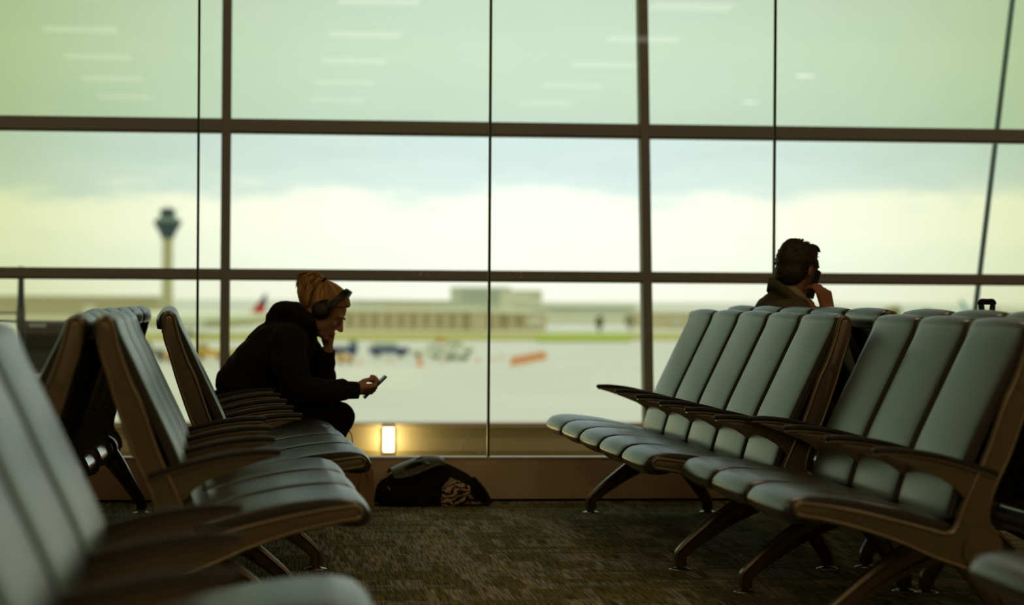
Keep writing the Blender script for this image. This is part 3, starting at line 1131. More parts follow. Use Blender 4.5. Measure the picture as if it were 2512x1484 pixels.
for i in range(340):
    t_ = (i + 0.5) / 340                    # 0 = outer curve of the tail, 1 = inner strands close to the head
    j_ = lambda: random.uniform(-1, 1)
    st_ = tie + Vector((j_() * 0.008, j_() * 0.010, 0.004 + 0.004 * j_()))
    L_ = lambda a, b: a + (b - a) * t_
    m1 = w(L_(774, 789) + 2 * j_(), L_(668, 686) + 2 * j_(), j_() * 0.022)
    m2 = w(L_(743, 784) + 3 * j_(), L_(680, 706) + 2 * j_(), j_() * 0.034)
    m3 = w(L_(732, 778) + 3 * j_(), L_(718, 736), j_() * 0.040)
    en = w(L_(744, 770) + 5 * j_(), L_(752, 772) + 8 * j_(), j_() * 0.034)
    strand(bm, [st_, m1, m2, m3, en], 0.0045, 5, 4, True)
for i in range(26):                       # loose ends at the crown of the tail
    t_ = i / 25
    strand(bm, [tie + Vector((0, 0, 0.006)), w(774, 668 + t_ * 5, random.uniform(-0.02, 0.02)), w(746 - 8 * t_, 667 + t_ * 16, random.uniform(-0.03, 0.03)), w(724 + 5 * random.random(), 674 + t_ * 34, random.uniform(-0.03, 0.03))], 0.0030, 4, 4, True)
for i in range(10):                       # wisps at the temple
    y_ = -0.075 + 0.004 * i / 10
    strand(bm, [T(0.055 - 0.003 * i, y_, 0.045), T(0.062 - 0.002 * i, y_ - 0.004, 0.0), T(0.060, y_ - 0.004, -0.045 - 0.003 * i), T(0.058, y_, -0.075)], 0.0011, 4, 3)
hair = here(bm_obj('hair', bm, HAIRB, None, True), woman)
hair.data.materials.append(HAIRB2)
hair.data.materials.append(HAIRB3)
bm = bmesh.new()
dirt = (w(775, 676) - tie).normalized()
add_tube(bm, [tie - dirt * 0.008, tie - dirt * 0.003, tie + dirt * 0.003, tie + dirt * 0.008], [0.015, 0.0185, 0.0185, 0.015], 16)
ht = bm_obj('hair_tie', bm, CUSH, None, True)
ht.parent = hair
# closed eyelid and brow lines
bm = bmesh.new()
for s in (-1, 1):
    strand(bm, [T(0.092, s * 0.018, -0.012), T(0.091, s * 0.030, -0.015), T(0.080, s * 0.043, -0.012)], 0.0022, 5, 3)
    strand(bm, [T(0.098, s * 0.014, 0.014), T(0.095, s * 0.030, 0.019), T(0.080, s * 0.046, 0.014)], 0.0026, 5, 3)
here(bm_obj('eyelashes', bm, mat('brown_lashes', (0.05, 0.03, 0.015, 1), 0.6), None, True), woman)

# headphones (worn, a thing of their own)
hp = thing('headphones', 'black over-ear headphones on the woman\'s blond hair', 'headphones', tuple(HC))
hpi = hp
for s in (-1, 1):
    bm = bmesh.new()
    c = T(-0.010, s * 0.098, -0.010)
    ax = (Bw @ Vector((0, s, 0))).normalized()
    add_tube(bm, [c - ax * 0.004, c + ax * 0.004, c + ax * 0.016, c + ax * 0.022, c + ax * 0.023], [0.037, 0.039, 0.037, 0.029, 0.012], 28)
    cup = here(bm_obj('ear_cup', bm, PLAST, None, True), hp)
    bm = bmesh.new()
    add_tube(bm, [c - ax * 0.023, c - ax * 0.018, c - ax * 0.008, c - ax * 0.003], [0.034, 0.042, 0.042, 0.036], 28)
    pad = bm_obj('ear_pad', bm, CUSH, None, True)
    pad.parent = cup
    bm = bmesh.new()
    for d_ in (-1, 1):
        add_tube(bm, spline([T(-0.010 + d_ * 0.034, s * 0.098, -0.008), T(-0.006 + d_ * 0.026, s * 0.112, 0.022), T(0.006 + d_ * 0.010, s * 0.108, 0.048)], 4), 0.0055, 8)
    here(bm_obj('yoke', bm, PLAST, None, True), hp)
bm = bmesh.new()
bandp = []
for i in range(25):
    a_ = math.radians(-100 + 200 * i / 24)
    y_, z_ = 0.104 * math.sin(a_), 0.022 + 0.112 * math.cos(a_)
    bandp.append((0.012 + 0.030 * math.cos(a_ * 0.9), y_, z_))
secs = []
for i, (x_, y_, z_) in enumerate(bandp):
    nrm = Vector((0.0, y_, z_ - 0.02)).normalized()
    ring = []
    for a2, b2 in ((-1, -0.8), (-0.7, -1), (0.7, -1), (1, -0.8), (1, 0.8), (0.7, 1), (-0.7, 1), (-1, 0.8)):
        ring.append(bm.verts.new(HC + Bw @ (Vector((x_ + a2 * 0.0165, y_, z_)) * 0.97 + nrm * (b2 * 0.0075))))
    secs.append(ring)
for a_, b_ in zip(secs, secs[1:]):
    for i in range(8):
        bm.faces.new((a_[i], a_[(i + 1) % 8], b_[(i + 1) % 8], b_[i]))
bm.faces.new(secs[0][::-1])
bm.faces.new(secs[-1])
here(bm_obj('headband', bm, PLAST, None, True, sharp=0.8), hp)


def phone(name, label, a, b, face, width, thick, m_body, m_face):
    """slab from a to b; face = direction of the screen"""
    a, b = Vector(a), Vector(b)
    d = (b - a)
    L = d.length
    d.normalize()
    n_ = Vector(face)
    n_ = (n_ - d * n_.dot(d)).normalized()
    s_ = d.cross(n_)
    Mx = Matrix((s_, n_, d)).transposed().to_4x4()
    Mx.translation = (a + b) / 2
    root = thing(name, label, 'phone', tuple((a + b) / 2))
    bm = bmesh.new()
    add_box(bm, -width / 2, width / 2, -thick / 2, thick / 2, -L / 2, L / 2, min(thick * 0.42, 0.004), Mx)
    here(bm_obj('case', bm, m_body, None, True, sharp=0.9), root)
    bm = bmesh.new()
    add_box(bm, -width / 2 + 0.004, width / 2 - 0.004, thick / 2 - 0.0005, thick / 2 + 0.0008, -L / 2 + 0.008, L / 2 - 0.008, 0, Mx)
    here(bm_obj('screen', bm, m_face, None, False), root)
    return root


phone('smartphone', 'slim smartphone held out in the woman\'s hand', ph_a, ph_b, (-0.70, -0.07, 0.70), 0.072, 0.009, PHONE, SCREEN)

# ------------------------------------------------------------------ the man on the far right bench, seen from behind
MY = 10.62


def q(px, py, dy=0.0):
    return at(px, py, MY + dy)


man = thing('person', 'man in an olive suit jacket seen from behind, holding a phone to his ear', 'person', (q(1950, 800).x, MY, 0))
fwd_m = Vector((0.76, 0.65, -0.06))
Bm = basis(fwd_m, (0.03, 0.05, 1))
MC = q(1958, 660)
bm = bmesh.new()
TM = head_solids(bm, MC, Bm, 1.04)
nk = q(1948, 745, 0.0)
add_chain(bm, [TM(-0.028, 0, -0.045), q(1950, 722, -0.005), nk], [0.066, 0.066, 0.070])
cx_ = q(1950, 800).x
add_chain(bm, [Vector((cx_ - 0.02, MY, 0.50)), Vector((cx_ - 0.03, MY, 0.72)), Vector((cx_ - 0.01, MY, 0.86))], [0.13, 0.14, 0.12], 18)
for s in (-1, 1):
    hp_ = Vector((cx_, MY + s * 0.09, 0.50))
    kn_ = Vector((cx_ + 0.44, MY + s * 0.11, 0.50))
    an_ = Vector((cx_ + 0.46, MY + s * 0.11, 0.10))
    add_chain(bm, [hp_, kn_, an_], [0.085, 0.058, 0.040])
    add_capsule(bm, an_, an_ + Vector((0.14, 0, -0.035)), 0.036, 0.028)
# right arm raised to the ear, left arm on the lap
shr, elr, wrr = q(1930, 800, -0.19), q(2062, 850, -0.16), q(2034, 770, -0.130)
add_chain(bm, [shr, elr, wrr], [0.055, 0.044, 0.030])
add_chain(bm, [Vector((cx_ - 0.02, MY + 0.20, 0.84)), Vector((cx_ + 0.10, MY + 0.24, 0.60)), Vector((cx_ + 0.32, MY + 0.14, 0.62))], [0.055, 0.044, 0.030])
hand(bm, Vector((cx_ + 0.32, MY + 0.14, 0.62)), (1, -0.2, -0.1), (0, 0, -1), -1, [(20, 25, 15)] * 4, 1.0)
# phone lies from the ear towards the mouth
mp_a, mp_b = q(1986, 730, -0.092), q(2006, 662, -0.082)
hand(bm, wrr, q(2014, 690, -0.125) - wrr, (-0.62, 0.78, 0.0), 1, [(30, 46, 30), (34, 48, 32), (40, 50, 34), (46, 52, 36)], 1.12,
     thumb=[(0.012, 0.022, 0.010), (0.030, 0.042, 0.024), (0.050, 0.050, 0.036), (0.072, 0.048, 0.044)])
here(fuse('body', bm, 0.0042, 5, SKIN_M, None), man)
bm = bmesh.new()
# jacket
add_chain(bm, [Vector((cx_ - 0.015, MY, 0.50)), Vector((cx_ - 0.02, MY, 0.68)), q(1942, 780)], [0.160, 0.168, 0.120], 20)
for s in (-1, 1):
    add_chain(bm, [Vector((cx_ - 0.01, MY + s * 0.07, 0.52)), Vector((cx_ - 0.02, MY + s * 0.085, 0.72)), q(1930 + 6 * s, 795, s * 0.10)], [0.140, 0.142, 0.105], 18)
shl = q(1888, 778, 0.19)
add_chain(bm, [q(1935, 752, 0.0), q(1908, 757, 0.10), q(1890, 768, 0.185)], [0.085, 0.084, 0.080], 16)
add_chain(bm, [q(1938, 757, 0.0), q(1950, 775, -0.10), q(1955, 792, -0.17)], [0.085, 0.082, 0.080], 16)
add_chain(bm, [q(1882, 790, 0.19), Vector((cx_ + 0.07, MY + 0.25, 0.62)), Vector((cx_ + 0.28, MY + 0.16, 0.62))], [0.080, 0.066, 0.050])
add_chain(bm, [q(1945, 800, -0.18), q(1995, 825, -0.19), elr, q(2040, 786, -0.130)], [0.078, 0.068, 0.060, 0.046])
add_chain(bm, [q(1902, 735, 0.055), q(1918, 722, 0.02), q(1935, 735, -0.03)], [0.045, 0.052, 0.05])
jacket = here(fuse('jacket', bm, 0.0075, 6, SUIT, None, (0.06, 0.010)), man)
# collar standing round the neck, lapel edge running down to the front
bm = bmesh.new()
col_p = [q(1990, 762, -0.10), q(1968, 738, -0.100), q(1943, 714, -0.095), q(1916, 692, -0.062), q(1896, 681, 0.0), q(1890, 688, 0.055), q(1906, 706, 0.095), q(1940, 735, 0.10)]
cs = spline(col_p, 4)
r0, r1, r2 = [], [], []
ctr = q(1946, 735, 0.0)
for i, p in enumerate(cs):
    out = (p - ctr)
    out.z = 0
    out.normalize()
    r0.append(bm.verts.new(p))
    r1.append(bm.verts.new(p + out * 0.010 + Vector((0, 0, 0.002))))
    r2.append(bm.verts.new(p + out * 0.017 + Vector((0, 0, -0.050))))
inner = [bm.verts.new(v.co + Vector((0, 0, -0.050)) + (v.co - ctr).normalized() * 0.006) for v in r0]
for i in range(len(cs) - 1):
    for a_, b_ in ((r0, r1), (r1, r2), (inner, r0), (r2, inner)):
        bm.faces.new((a_[i], a_[i + 1], b_[i + 1], b_[i]))
for e in (0, -1):
    bm.faces.new((r0[e], r1[e], r2[e], inner[e]))
c_ = bm_obj('collar', bm, SUIT, None, True)
c_.parent = jacket
bm = bmesh.new()
sp_ = spline([q(1992, 750, -0.090), q(1972, 731, -0.088), q(1945, 710, -0.080), q(1920, 698, -0.048), q(1910, 694, 0.0), q(1916, 700, 0.05), q(1945, 716, 0.08)], 4)
add_tube(bm, sp_, 0.011, 10, True, flat=(0.5, 1.6))
here(bm_obj('shirt_collar', bm, SHIRT, None, True), man)
bm = bmesh.new()
for s in (-1, 1):
    add_chain(bm, [Vector((cx_, MY + s * 0.09, 0.515)), Vector((cx_ + 0.44, MY + s * 0.11, 0.505)), Vector((cx_ + 0.455, MY + s * 0.11, 0.13))], [0.092, 0.075, 0.050])
here(fuse('trousers', bm, 0.009, 5, SUIT, None), man)
for s in (-1, 1):
    bm = bmesh.new()
    hx, hy = cx_ + 0.46, MY + s * 0.11
    add_chain(bm, [Vector((hx - 0.03, hy, 0.045)), Vector((hx + 0.08, hy, 0.045)), Vector((hx + 0.19, hy, 0.034))], [0.044, 0.044, 0.030])
    add_box(bm, hx - 0.08, hx + 0.22, hy - 0.04, hy + 0.04, 0, 0.02, 0.005)
    here(fuse('shoe', bm, 0.007, 3, SHOE, None), man)
# short hair: a thick cap, rough at the front quiff
bm = bmesh.new()


def mh(x, y, z, a, b, c):
    add_ell(bm, MC + Bm @ (Vector((x, y, z)) * 1.04), (a * 1.04, b * 1.04, c * 1.04), Bm)


mh(-0.016, 0, 0.030, 0.101, 0.080, 0.093)
mh(-0.052, 0, -0.020, 0.068, 0.071, 0.066)
mh(-0.050, 0, -0.046, 0.052, 0.058, 0.046)
mh(0.030, 0, 0.062, 0.062, 0.066, 0.056)
mh(0.070, 0, 0.072, 0.032, 0.046, 0.030)
mh(0.030, 0, 0.020, 0.050, 0.079, 0.060)
mh(-0.030, 0, 0.060, 0.075, 0.062, 0.070)
cap = fuse('hair', bm, 0.005, 3, HAIRD, None, (0.012, 0.006))
here(cap, man)
bm = bmesh.new()
for i in range(160):                      # cropped strands that break up the outline
    a_ = random.uniform(-PI, PI)
    e_ = math.radians(random.uniform(-15, 85))
    d_ = Vector((math.cos(a_) * math.cos(e_), math.sin(a_) * math.cos(e_), math.sin(e_)))
    p_ = Vector((-0.016 + 0.101 * d_.x, 0.080 * d_.y, 0.030 + 0.093 * d_.z))
    if p_.x > 0.06 and p_.z < 0.05:
        continue
    f_ = Vector((0.014, 0, 0.004)) if p_.z > 0.03 else Vector((-0.004, 0, -0.012))
    strand(bm, [MC + Bm @ (p_ * 1.03), MC + Bm @ ((p_ + d_ * 0.004 + f_ * 0.5) * 1.04), MC + Bm @ ((p_ + d_ * 0.005 + f_) * 1.04)], 0.0022, 4, 2)
for i in range(30):
    y_ = -0.040 + 0.08 * i / 29
    strand(bm, [MC + Bm @ Vector((0.040, y_, 0.108)), MC + Bm @ Vector((0.082, y_, 0.102)), MC + Bm @ Vector((0.104, y_ * 1.05, 0.082))], 0.008, 6, 3)
q_ = bm_obj('quiff', bm, HAIRD, None, True)
q_.parent = cap
phone('mobile_phone', 'dark mobile phone pressed to the seated man\'s ear', mp_a, mp_b, (-0.75, 0.62, 0.05), 0.058, 0.014, PLAST, mat('phone_edge', (0.30, 0.28, 0.20, 1), 0.3, 0.6))

# ------------------------------------------------------------------ luggage
BX = 11.40
BAGB = mat('black_bag_canvas', (0.012, 0.011, 0.008, 1), 0.85, 0, 0.2, bump=(120, 0.2))
FLAP = mat('olive_flap_leather', (0.10, 0.105, 0.070, 1), 0.36, 0, 0.5, noise=((25, 25, 25), (0.075, 0.08, 0.05, 1)))
WEB = mat('black_strap_webbing', (0.022, 0.019, 0.010, 1), 0.8, bump=(200, 0.3))
BUCK = mat('dull_buckle', (0.30, 0.30, 0.24, 1), 0.35, 0.8)


def g(px, py, dy=0.0):
    return at(px, py, BX + dy)


bag = thing('shoulder_bag', 'black shoulder bag with an olive flap slumped on the carpet by the low wall', 'bag', (g(1010, 1240).x, BX, 0))
bm = bmesh.new()
for dy in (-0.05, 0.0, 0.05):
    add_chain(bm, [g(955, 1207, dy), g(1010, 1213, dy), g(1065, 1218, dy)], [0.062, 0.068, 0.050], 16)
    add_chain(bm, [g(950, 1197, dy), g(1000, 1172, dy), g(1068, 1152, dy)], [0.046, 0.056, 0.040], 16)
    add_chain(bm, [g(985, 1176, dy), g(1032, 1156, dy), g(1075, 1152, dy)], [0.050, 0.052, 0.044], 16)
    add_chain(bm, [g(1048, 1190, dy), g(1085, 1165, dy)], [0.060, 0.038], 16)
    add_chain(bm, [g(938, 1218, dy), g(945, 1238, dy), g(1080, 1240, dy)], [0.036, 0.018, 0.018], 12)
here(fuse('bag_body', bm, 0.006, 5, BAGB, None, (0.05, 0.016)), bag)
# flap: a curved sheet with thickness laid over the top
bm = bmesh.new()
fl_top = [g(949, 1158, 0.055), g(985, 1139, 0.06), g(1020, 1125, 0.06), g(1042, 1121, 0.06), g(1066, 1126, 0.055), g(1086, 1140, 0.05)]
fl_bot = [g(966, 1172, -0.118), g(985, 1172, -0.124), g(1020, 1163, -0.124), g(1050, 1150, -0.124), g(1076, 1141, -0.120), g(1092, 1142, -0.108)]
ft, fb = spline(fl_top, 4), spline(fl_bot, 4)
gridv = []
for a_, b_ in zip(ft, fb):
    row = []
    for k_ in range(9):
        t_ = k_ / 8
        p = a_.lerp(b_, t_)
        p.z += 0.030 * math.sin(PI * t_) ** 0.8
        row.append(p)
    gridv.append(row)
vv = [[bm.verts.new(p) for p in r_] for r_ in gridv]
for i in range(len(vv) - 1):
    for j in range(8):
        bm.faces.new((vv[i][j], vv[i + 1][j], vv[i + 1][j + 1], vv[i][j + 1]))
bmesh.ops.recalc_face_normals(bm, faces=bm.faces[:])
bmesh.ops.solidify(bm, geom=bm.faces[:], thickness=0.007)
here(bm_obj('flap', bm, FLAP, None, True), bag)
bm = bmesh.new()
add_tube(bm, spline([g(1036, 1121, 0.02), g(1044, 1128, -0.05), g(1052, 1140, -0.11)], 4), 0.010, 8, True, flat=(1.0, 0.3))
add_tube(bm, spline([g(1020, 1128, -0.02), g(1034, 1124, -0.025), g(1050, 1122, -0.02)], 4), 0.008, 8, True)
here(bm_obj('flap_handle', bm, FLAP, None, True), bag)
bm = bmesh.new()
add_tube(bm, [g(949, 1194, -0.108), g(958, 1201, -0.118)], 0.0045, 8)
here(bm_obj('buckle', bm, BUCK, None, True), bag)
# wide shoulder strap: leaves the bag's right top corner, loops over a pad and back along the floor


def ribbon(bm, pts, width, thick, wdir=(0, 1, 0), n=5):
    sp = spline(pts, n)
    rings = []
    for i, p in enumerate(sp):
        d = (sp[min(i + 1, len(sp) - 1)] - sp[max(i - 1, 0)]).normalized()
        s = Vector(wdir)
        s = (s - d * s.dot(d)).normalized()
        u = d.cross(s)
        rings.append([bm.verts.new(p + s * (a_ * width / 2) + u * (b_ * thick / 2)) for a_, b_ in ((-1, -1), (1, -1), (1, 1), (-1, 1))])
    for a_, b_ in zip(rings, rings[1:]):
        for i in range(4):
            bm.faces.new((a_[i], a_[(i + 1) % 4], b_[(i + 1) % 4], b_[i]))
    bm.faces.new(rings[0][::-1])
    bm.faces.new(rings[-1])


bm = bmesh.new()
ribbon(bm, [g(1082, 1146, 0.0), g(1110, 1158, -0.02), g(1140, 1174, -0.03), g(1165, 1195, -0.03), g(1188, 1222, -0.03), g(1194, 1236, -0.03), g(1184, 1246, -0.04), g(1150, 1249, -0.05), g(1110, 1247, -0.06), g(1080, 1242, -0.06)], 0.052, 0.005, (0.6, -0.30, 0.75))
st = here(bm_obj('shoulder_strap', bm, WEB, None, False), bag)
bm = bmesh.new()
ribbon(bm, [g(1150, 1180, -0.035), g(1168, 1200, -0.038), g(1184, 1222, -0.038)], 0.068, 0.016, (0.6, -0.30, 0.75))
sp2 = bm_obj('shoulder_pad', bm, BAGB, None, False)
sp2.parent = st

# pale and dark striped knit scarf bunched between bag and strap
STR = bpy.data.materials.new('striped_knit')
STR.use_nodes = True
t = STR.node_tree
b = t.nodes['Principled BSDF']
b.inputs['Roughness'].default_value = 0.9
co = nd(t, 'ShaderNodeTexCoord')
wv = nd(t, 'ShaderNodeTexWave', wave_type='BANDS', bands_direction='Z')
wv.inputs['Scale'].default_value = 14.0
wv.inputs['Distortion'].default_value = 9.0
wv.inputs['Detail'].default_value = 1.0
wv.inputs['Detail Scale'].default_value = 2.0
mp = nd(t, 'ShaderNodeMapping')
mp.inputs['Rotation'].default_value = (0.0, 0.35, 0.0)
t.links.new(co.outputs['Object'], mp.inputs[0])
t.links.new(mp.outputs[0], wv.inputs['Vector'])
t.links.new(ramp(t, wv.outputs['Fac'], [(0.42, (0.015, 0.012, 0.008, 1)), (0.55, (0.62, 0.42, 0.27, 1))]), b.inputs['Base Color'])
bm = bmesh.new()
for pts, r_ in (([(1082, 1222), (1100, 1202), (1122, 1192), (1146, 1200)], 0.026), ([(1090, 1230), (1108, 1216), (1130, 1206), (1146, 1212)], 0.028), ([(1096, 1238), (1120, 1228), (1142, 1222)], 0.024), ([(1094, 1208), (1112, 1192), (1140, 1194)], 0.016)):
    for dy in (-0.06, -0.02):
        add_chain(bm, [g(x, y, dy) for x, y in pts], [r_ * 0.8] + [r_] * (len(pts) - 2) + [r_ * 0.7], 12)
sc = fuse('striped_scarf', bm, 0.005, 3, STR, None, (0.02, 0.012))
tag(sc, 'pale and dark striped knit scarf bunched between the shoulder bag and its strap', 'scarf')

# brown paper bag in front of the bench end
PAPER = mat('brown_paper', (0.40, 0.235, 0.10, 1), 0.75, 0, 0.3, noise=((9, 9, 3), (0.36, 0.20, 0.085, 1)))
CORD = mat('twisted_paper_cord', (0.22, 0.16, 0.06, 1), 0.8)
PY_ = 11.33


def pb(px, py, dy=0.0):
    return at(px, py, PY_ + dy)


x0_, x1_ = pb(838, 1240).x, pb(917, 1240).x
ztop = pb(880, 1152).z
pbag = thing('paper_bag', 'plain brown paper carrier bag standing at the end of the woman\'s bench', 'bag', ((x0_ + x1_) / 2, PY_ + 0.06, 0))
bm = bmesh.new()
n_ = 9
lo_, hi_ = [], []
outl = [(x0_, PY_), ((x0_ + x1_) / 2, PY_ - 0.006), (x1_, PY_), (x1_ - 0.008, PY_ + 0.06), (x1_, PY_ + 0.12), ((x0_ + x1_) / 2, PY_ + 0.124), (x0_, PY_ + 0.12), (x0_ + 0.008, PY_ + 0.06)]
cxp, cyp = (x0_ + x1_) / 2, PY_ + 0.06
lay = []
for z_, k_ in ((0.002, 1.0), (0.05, 1.01), (0.12, 1.0), (ztop, 0.96)):
    lay.append([bm.verts.new((cxp + (x - cxp) * k_ + random.uniform(-1, 1) * 0.002, cyp + (y - cyp) * k_ + random.uniform(-1, 1) * 0.003, z_)) for x, y in outl])
for a_, b_ in zip(lay, lay[1:]):
    for i in range(8):
        bm.faces.new((a_[i], a_[(i + 1) % 8], b_[(i + 1) % 8], b_[i]))
bm.faces.new(lay[0][::-1])
inn = [bm.verts.new((cxp + (v.co.x - cxp) * 0.97, cyp + (v.co.y - cyp) * 0.95, v.co.z)) for v in lay[-1]]
inb = [bm.verts.new((v.co.x, v.co.y, 0.05)) for v in inn]
for i in range(8):
    bm.faces.new((lay[-1][i], lay[-1][(i + 1) % 8], inn[(i + 1) % 8], inn[i]))
    bm.faces.new((inn[i], inn[(i + 1) % 8], inb[(i + 1) % 8], inb[i]))
bm.faces.new(inb)
here(bm_obj('sack', bm, PAPER, None, False), pbag)
for pts in ([(876, 1158), (880, 1140), (890, 1136), (897, 1150), (904, 1176)], [(887, 1156), (884, 1175), (879, 1200)]):
    bm = bmesh.new()
    add_tube(bm, spline([pb(x, y, -0.012) for x, y in pts], 4), 0.0026, 6)
    here(bm_obj('handle', bm, CORD, None, True), pbag)
# headphone cable hanging in a loop beside her knee
bm = bmesh.new()
add_tube(bm, spline([w(846, 1062, -0.10), w(853, 1055, -0.105), w(860, 1062, -0.105), w(864, 1078, -0.105), w(865, 1100, -0.10), w(860, 1125, -0.10)], 5), 0.0022, 6)
tag(bm_obj('cable', bm, mat('grey_cable', (0.10, 0.09, 0.06, 1), 0.6), None, True), 'thin cable hanging in a loop in front of the woman\'s knee', 'cable')

# wheeled suitcase behind the right benches, only its handle shows over the seats
SY = 10.55
sc_x = at(2406, 760, SY).x
SUITC = mat('dark_suitcase_shell', (0.02, 0.022, 0.025, 1), 0.45, 0, 0.5, bump=(80, 0.1))
sroot = thing('suitcase', 'dark suitcase with its pull handle raised above the benches on the right', 'suitcase', (sc_x, SY, 0), math.radians(48))


def loc(o, parent):
    o.parent = parent
    return o


bm = bmesh.new()
add_box(bm, -0.17, 0.17, -0.24, -0.02, 0.045, 0.56, 0.03)
loc(bm_obj('case', bm, SUITC, None, True, sharp=0.9), sroot)
for s in (-1, 1):
    for y_ in (-0.22, -0.04):
        bm = bmesh.new()
        add_cyl(bm, (s * 0.14, y_, 0.025), 0.025, 0.02, 'x', 16)
        loc(bm_obj('wheel', bm, PLAST, None, True, sharp=0.8), sroot)
    bm = bmesh.new()
    add_tube(bm, [(s * 0.050, -0.03, 0.5), (s * 0.050, -0.03, 0.905)], 0.0085, 10)
    add_tube(bm, [(s * 0.050, -0.03, 0.885), (s * 0.052, -0.03, 0.92), (s * 0.056, -0.03, 0.945), (s * 0.060, -0.03, 0.962)], [0.012, 0.014, 0.013, 0.012], 10)
    loc(bm_obj('handle_tube', bm, PLAST, None, True), sroot)
bm = bmesh.new()
add_tube(bm, spline([(-0.067, -0.03, 0.958), (-0.055, -0.03, 0.968), (-0.02, -0.03, 0.968), (0.02, -0.03, 0.968), (0.055, -0.03, 0.968), (0.067, -0.03, 0.958)], 4), 0.0135, 12, True)
loc(bm_obj('grip', bm, CUSH, None, True), sroot)

# light streak on the facade sill, imitated by an added glowing body
ux = at(953, 1075, FAC_Y).x
zl0, zl1 = at(953, 1110, FAC_Y).z, at(953, 1046, FAC_Y).z
up_ = thing('sill_streak', 'glowing upright body imitating a light streak on the sill below the window, above the shoulder bag', 'light streak', (ux, FAC_Y, zl0))
bm = bmesh.new()
add_box(bm, -0.024, 0.024, -0.004, 0.030, 0.0, zl1 - zl0, 0.003)
loc(bm_obj('streak_back', bm, SILL, None, False), up_)
bm = bmesh.new()
add_tube(bm, [(0, -0.010, 0.004), (0, -0.010, zl1 - zl0 - 0.004)], 0.033, 20, True, flat=(0.55, 1.0))
loc(bm_obj('diffuser', bm, mat('sill_streak_body', (0.9, 0.85, 0.6, 1), 0.4, emit=((1.0, 0.90, 0.55, 1), 2.4)), None, True, sharp=0.8), up_)  # emissive body of the streak, not a real fitting

lp = bpy.data.lights.new('sill_streak_light', 'POINT')  # added light that spreads the streak's glow over the sill
lp.energy = 2.6
lp.color = (1.0, 0.78, 0.34)
lp.shadow_soft_size = 0.02
lpo = bpy.data.objects.new('sill_streak_light', lp)
lpo.location = (ux, FAC_Y - 0.085, (zl0 + zl1) / 2)
COL.objects.link(lpo)
# dried splash marks on the partition glass
bm = bmesh.new()
rs = random.Random(3)
for cx, cy, sx, sy, n_, r_ in ((1120, 1095, 70, 14, 16, 0.0040), (1040, 676, 16, 6, 3, 0.004), (1260, 676, 20, 8, 4, 0.004), (1170, 1108, 18, 8, 6, 0.006), (2110, 688, 16, 6, 2, 0.004)):
    for _ in range(n_):
        p = at(cx + rs.gauss(0, sx * 0.5), cy + rs.gauss(0, sy * 0.5), WALL_Y + 0.0435)
        if p.z > 0.215:
            add_cyl(bm, p, r_ * rs.uniform(0.4, 1.0), 0.0008, 'y', 10)
sp_o = bm_obj('splash_marks', bm, mat('dried_water_marks', (0.75, 0.75, 0.65, 1), 0.7), None, False)
sp_o['kind'] = 'stuff'
tag(sp_o, 'scattered dried splash marks on the inner glass partition', 'splash marks')

# ------------------------------------------------------------------ outside: apron, grass, buildings, vehicles
GZ = -7.0


def out(px, py, Y):
    return at(px, py, Y)


APR = bpy.data.materials.new('wet_concrete_apron')
APR.use_nodes = True
t = APR.node_tree
b = t.nodes['Principled BSDF']
co = nd(t, 'ShaderNodeTexCoord')
n1 = nd(t, 'ShaderNodeTexNoise')
n1.inputs['Scale'].default_value = 0.03
n1.inputs['Detail'].default_value = 6
t.links.new(co.outputs['Object'], n1.inputs['Vector'])
t.links.new(ramp(t, n1.outputs[0], [(0.3, (0.56, 0.54, 0.49, 1)), (0.7, (0.64, 0.62, 0.57, 1))]), b.inputs['Base Color'])
b.inputs['Roughness'].default_value = 0.34
b.inputs['Specular IOR Level'].default_value = 0.35
bm = bmesh.new()
add_box(bm, -900, 1100, FAC_Y + 1.2, 4200, GZ - 0.5, GZ)
struct(bm_obj('apron', bm, APR))
struct(boxo('wall_below', ROOM_X0, ROOM_X1, FAC_Y + 0.30, FAC_Y + 0.9, GZ, -0.02, PLASTER))
GRASS = mat('winter_grass', (0.33, 0.34, 0.05, 1), 0.9, noise=((0.03, 0.3, 1), (0.42, 0.39, 0.11, 1)))
BGRASS = mat('fresh_grass', (0.36, 0.42, 0.02, 1), 0.9, noise=((0.05, 0.3, 1), (0.30, 0.38, 0.03, 1)))


def ground_y(py):
    """distance at which the apron shows at this pixel row (right of the middle)"""
    return CAM_H - GZ, None


def patch(name, x0, x1, y0, y1, m, h=0.12):
    """strip of ground between pixel columns x0..x1 and rows y0 (far) .. y1 (near)"""
    def hit(px, py):
        r = rt * ((px - 1256) / CAM_F) - up * ((py - 742) / CAM_F) + fw
        return r * ((GZ - CAM_H) / r.z) + Vector((0, 0, CAM_H))
    bm = bmesh.new()
    nx = 14
    top = [hit(x0 + (x1 - x0) * i / nx, y0) for i in range(nx + 1)]
    bot = [hit(x0 + (x1 - x0) * i / nx, y1) for i in range(nx + 1)]
    v1 = [bm.verts.new((p.x, p.y, GZ + h)) for p in top]
    v2 = [bm.verts.new((p.x, p.y, GZ + h)) for p in bot]
    v3 = [bm.verts.new((p.x, p.y, GZ)) for p in top]
    v4 = [bm.verts.new((p.x, p.y, GZ)) for p in bot]
    for i in range(nx):
        bm.faces.new((v1[i], v1[i + 1], v2[i + 1], v2[i]))
        bm.faces.new((v2[i], v2[i + 1], v4[i + 1], v4[i]))
        bm.faces.new((v1[i], v1[i + 1], v3[i + 1], v3[i]))
    return struct(bm_obj(name, bm, m))


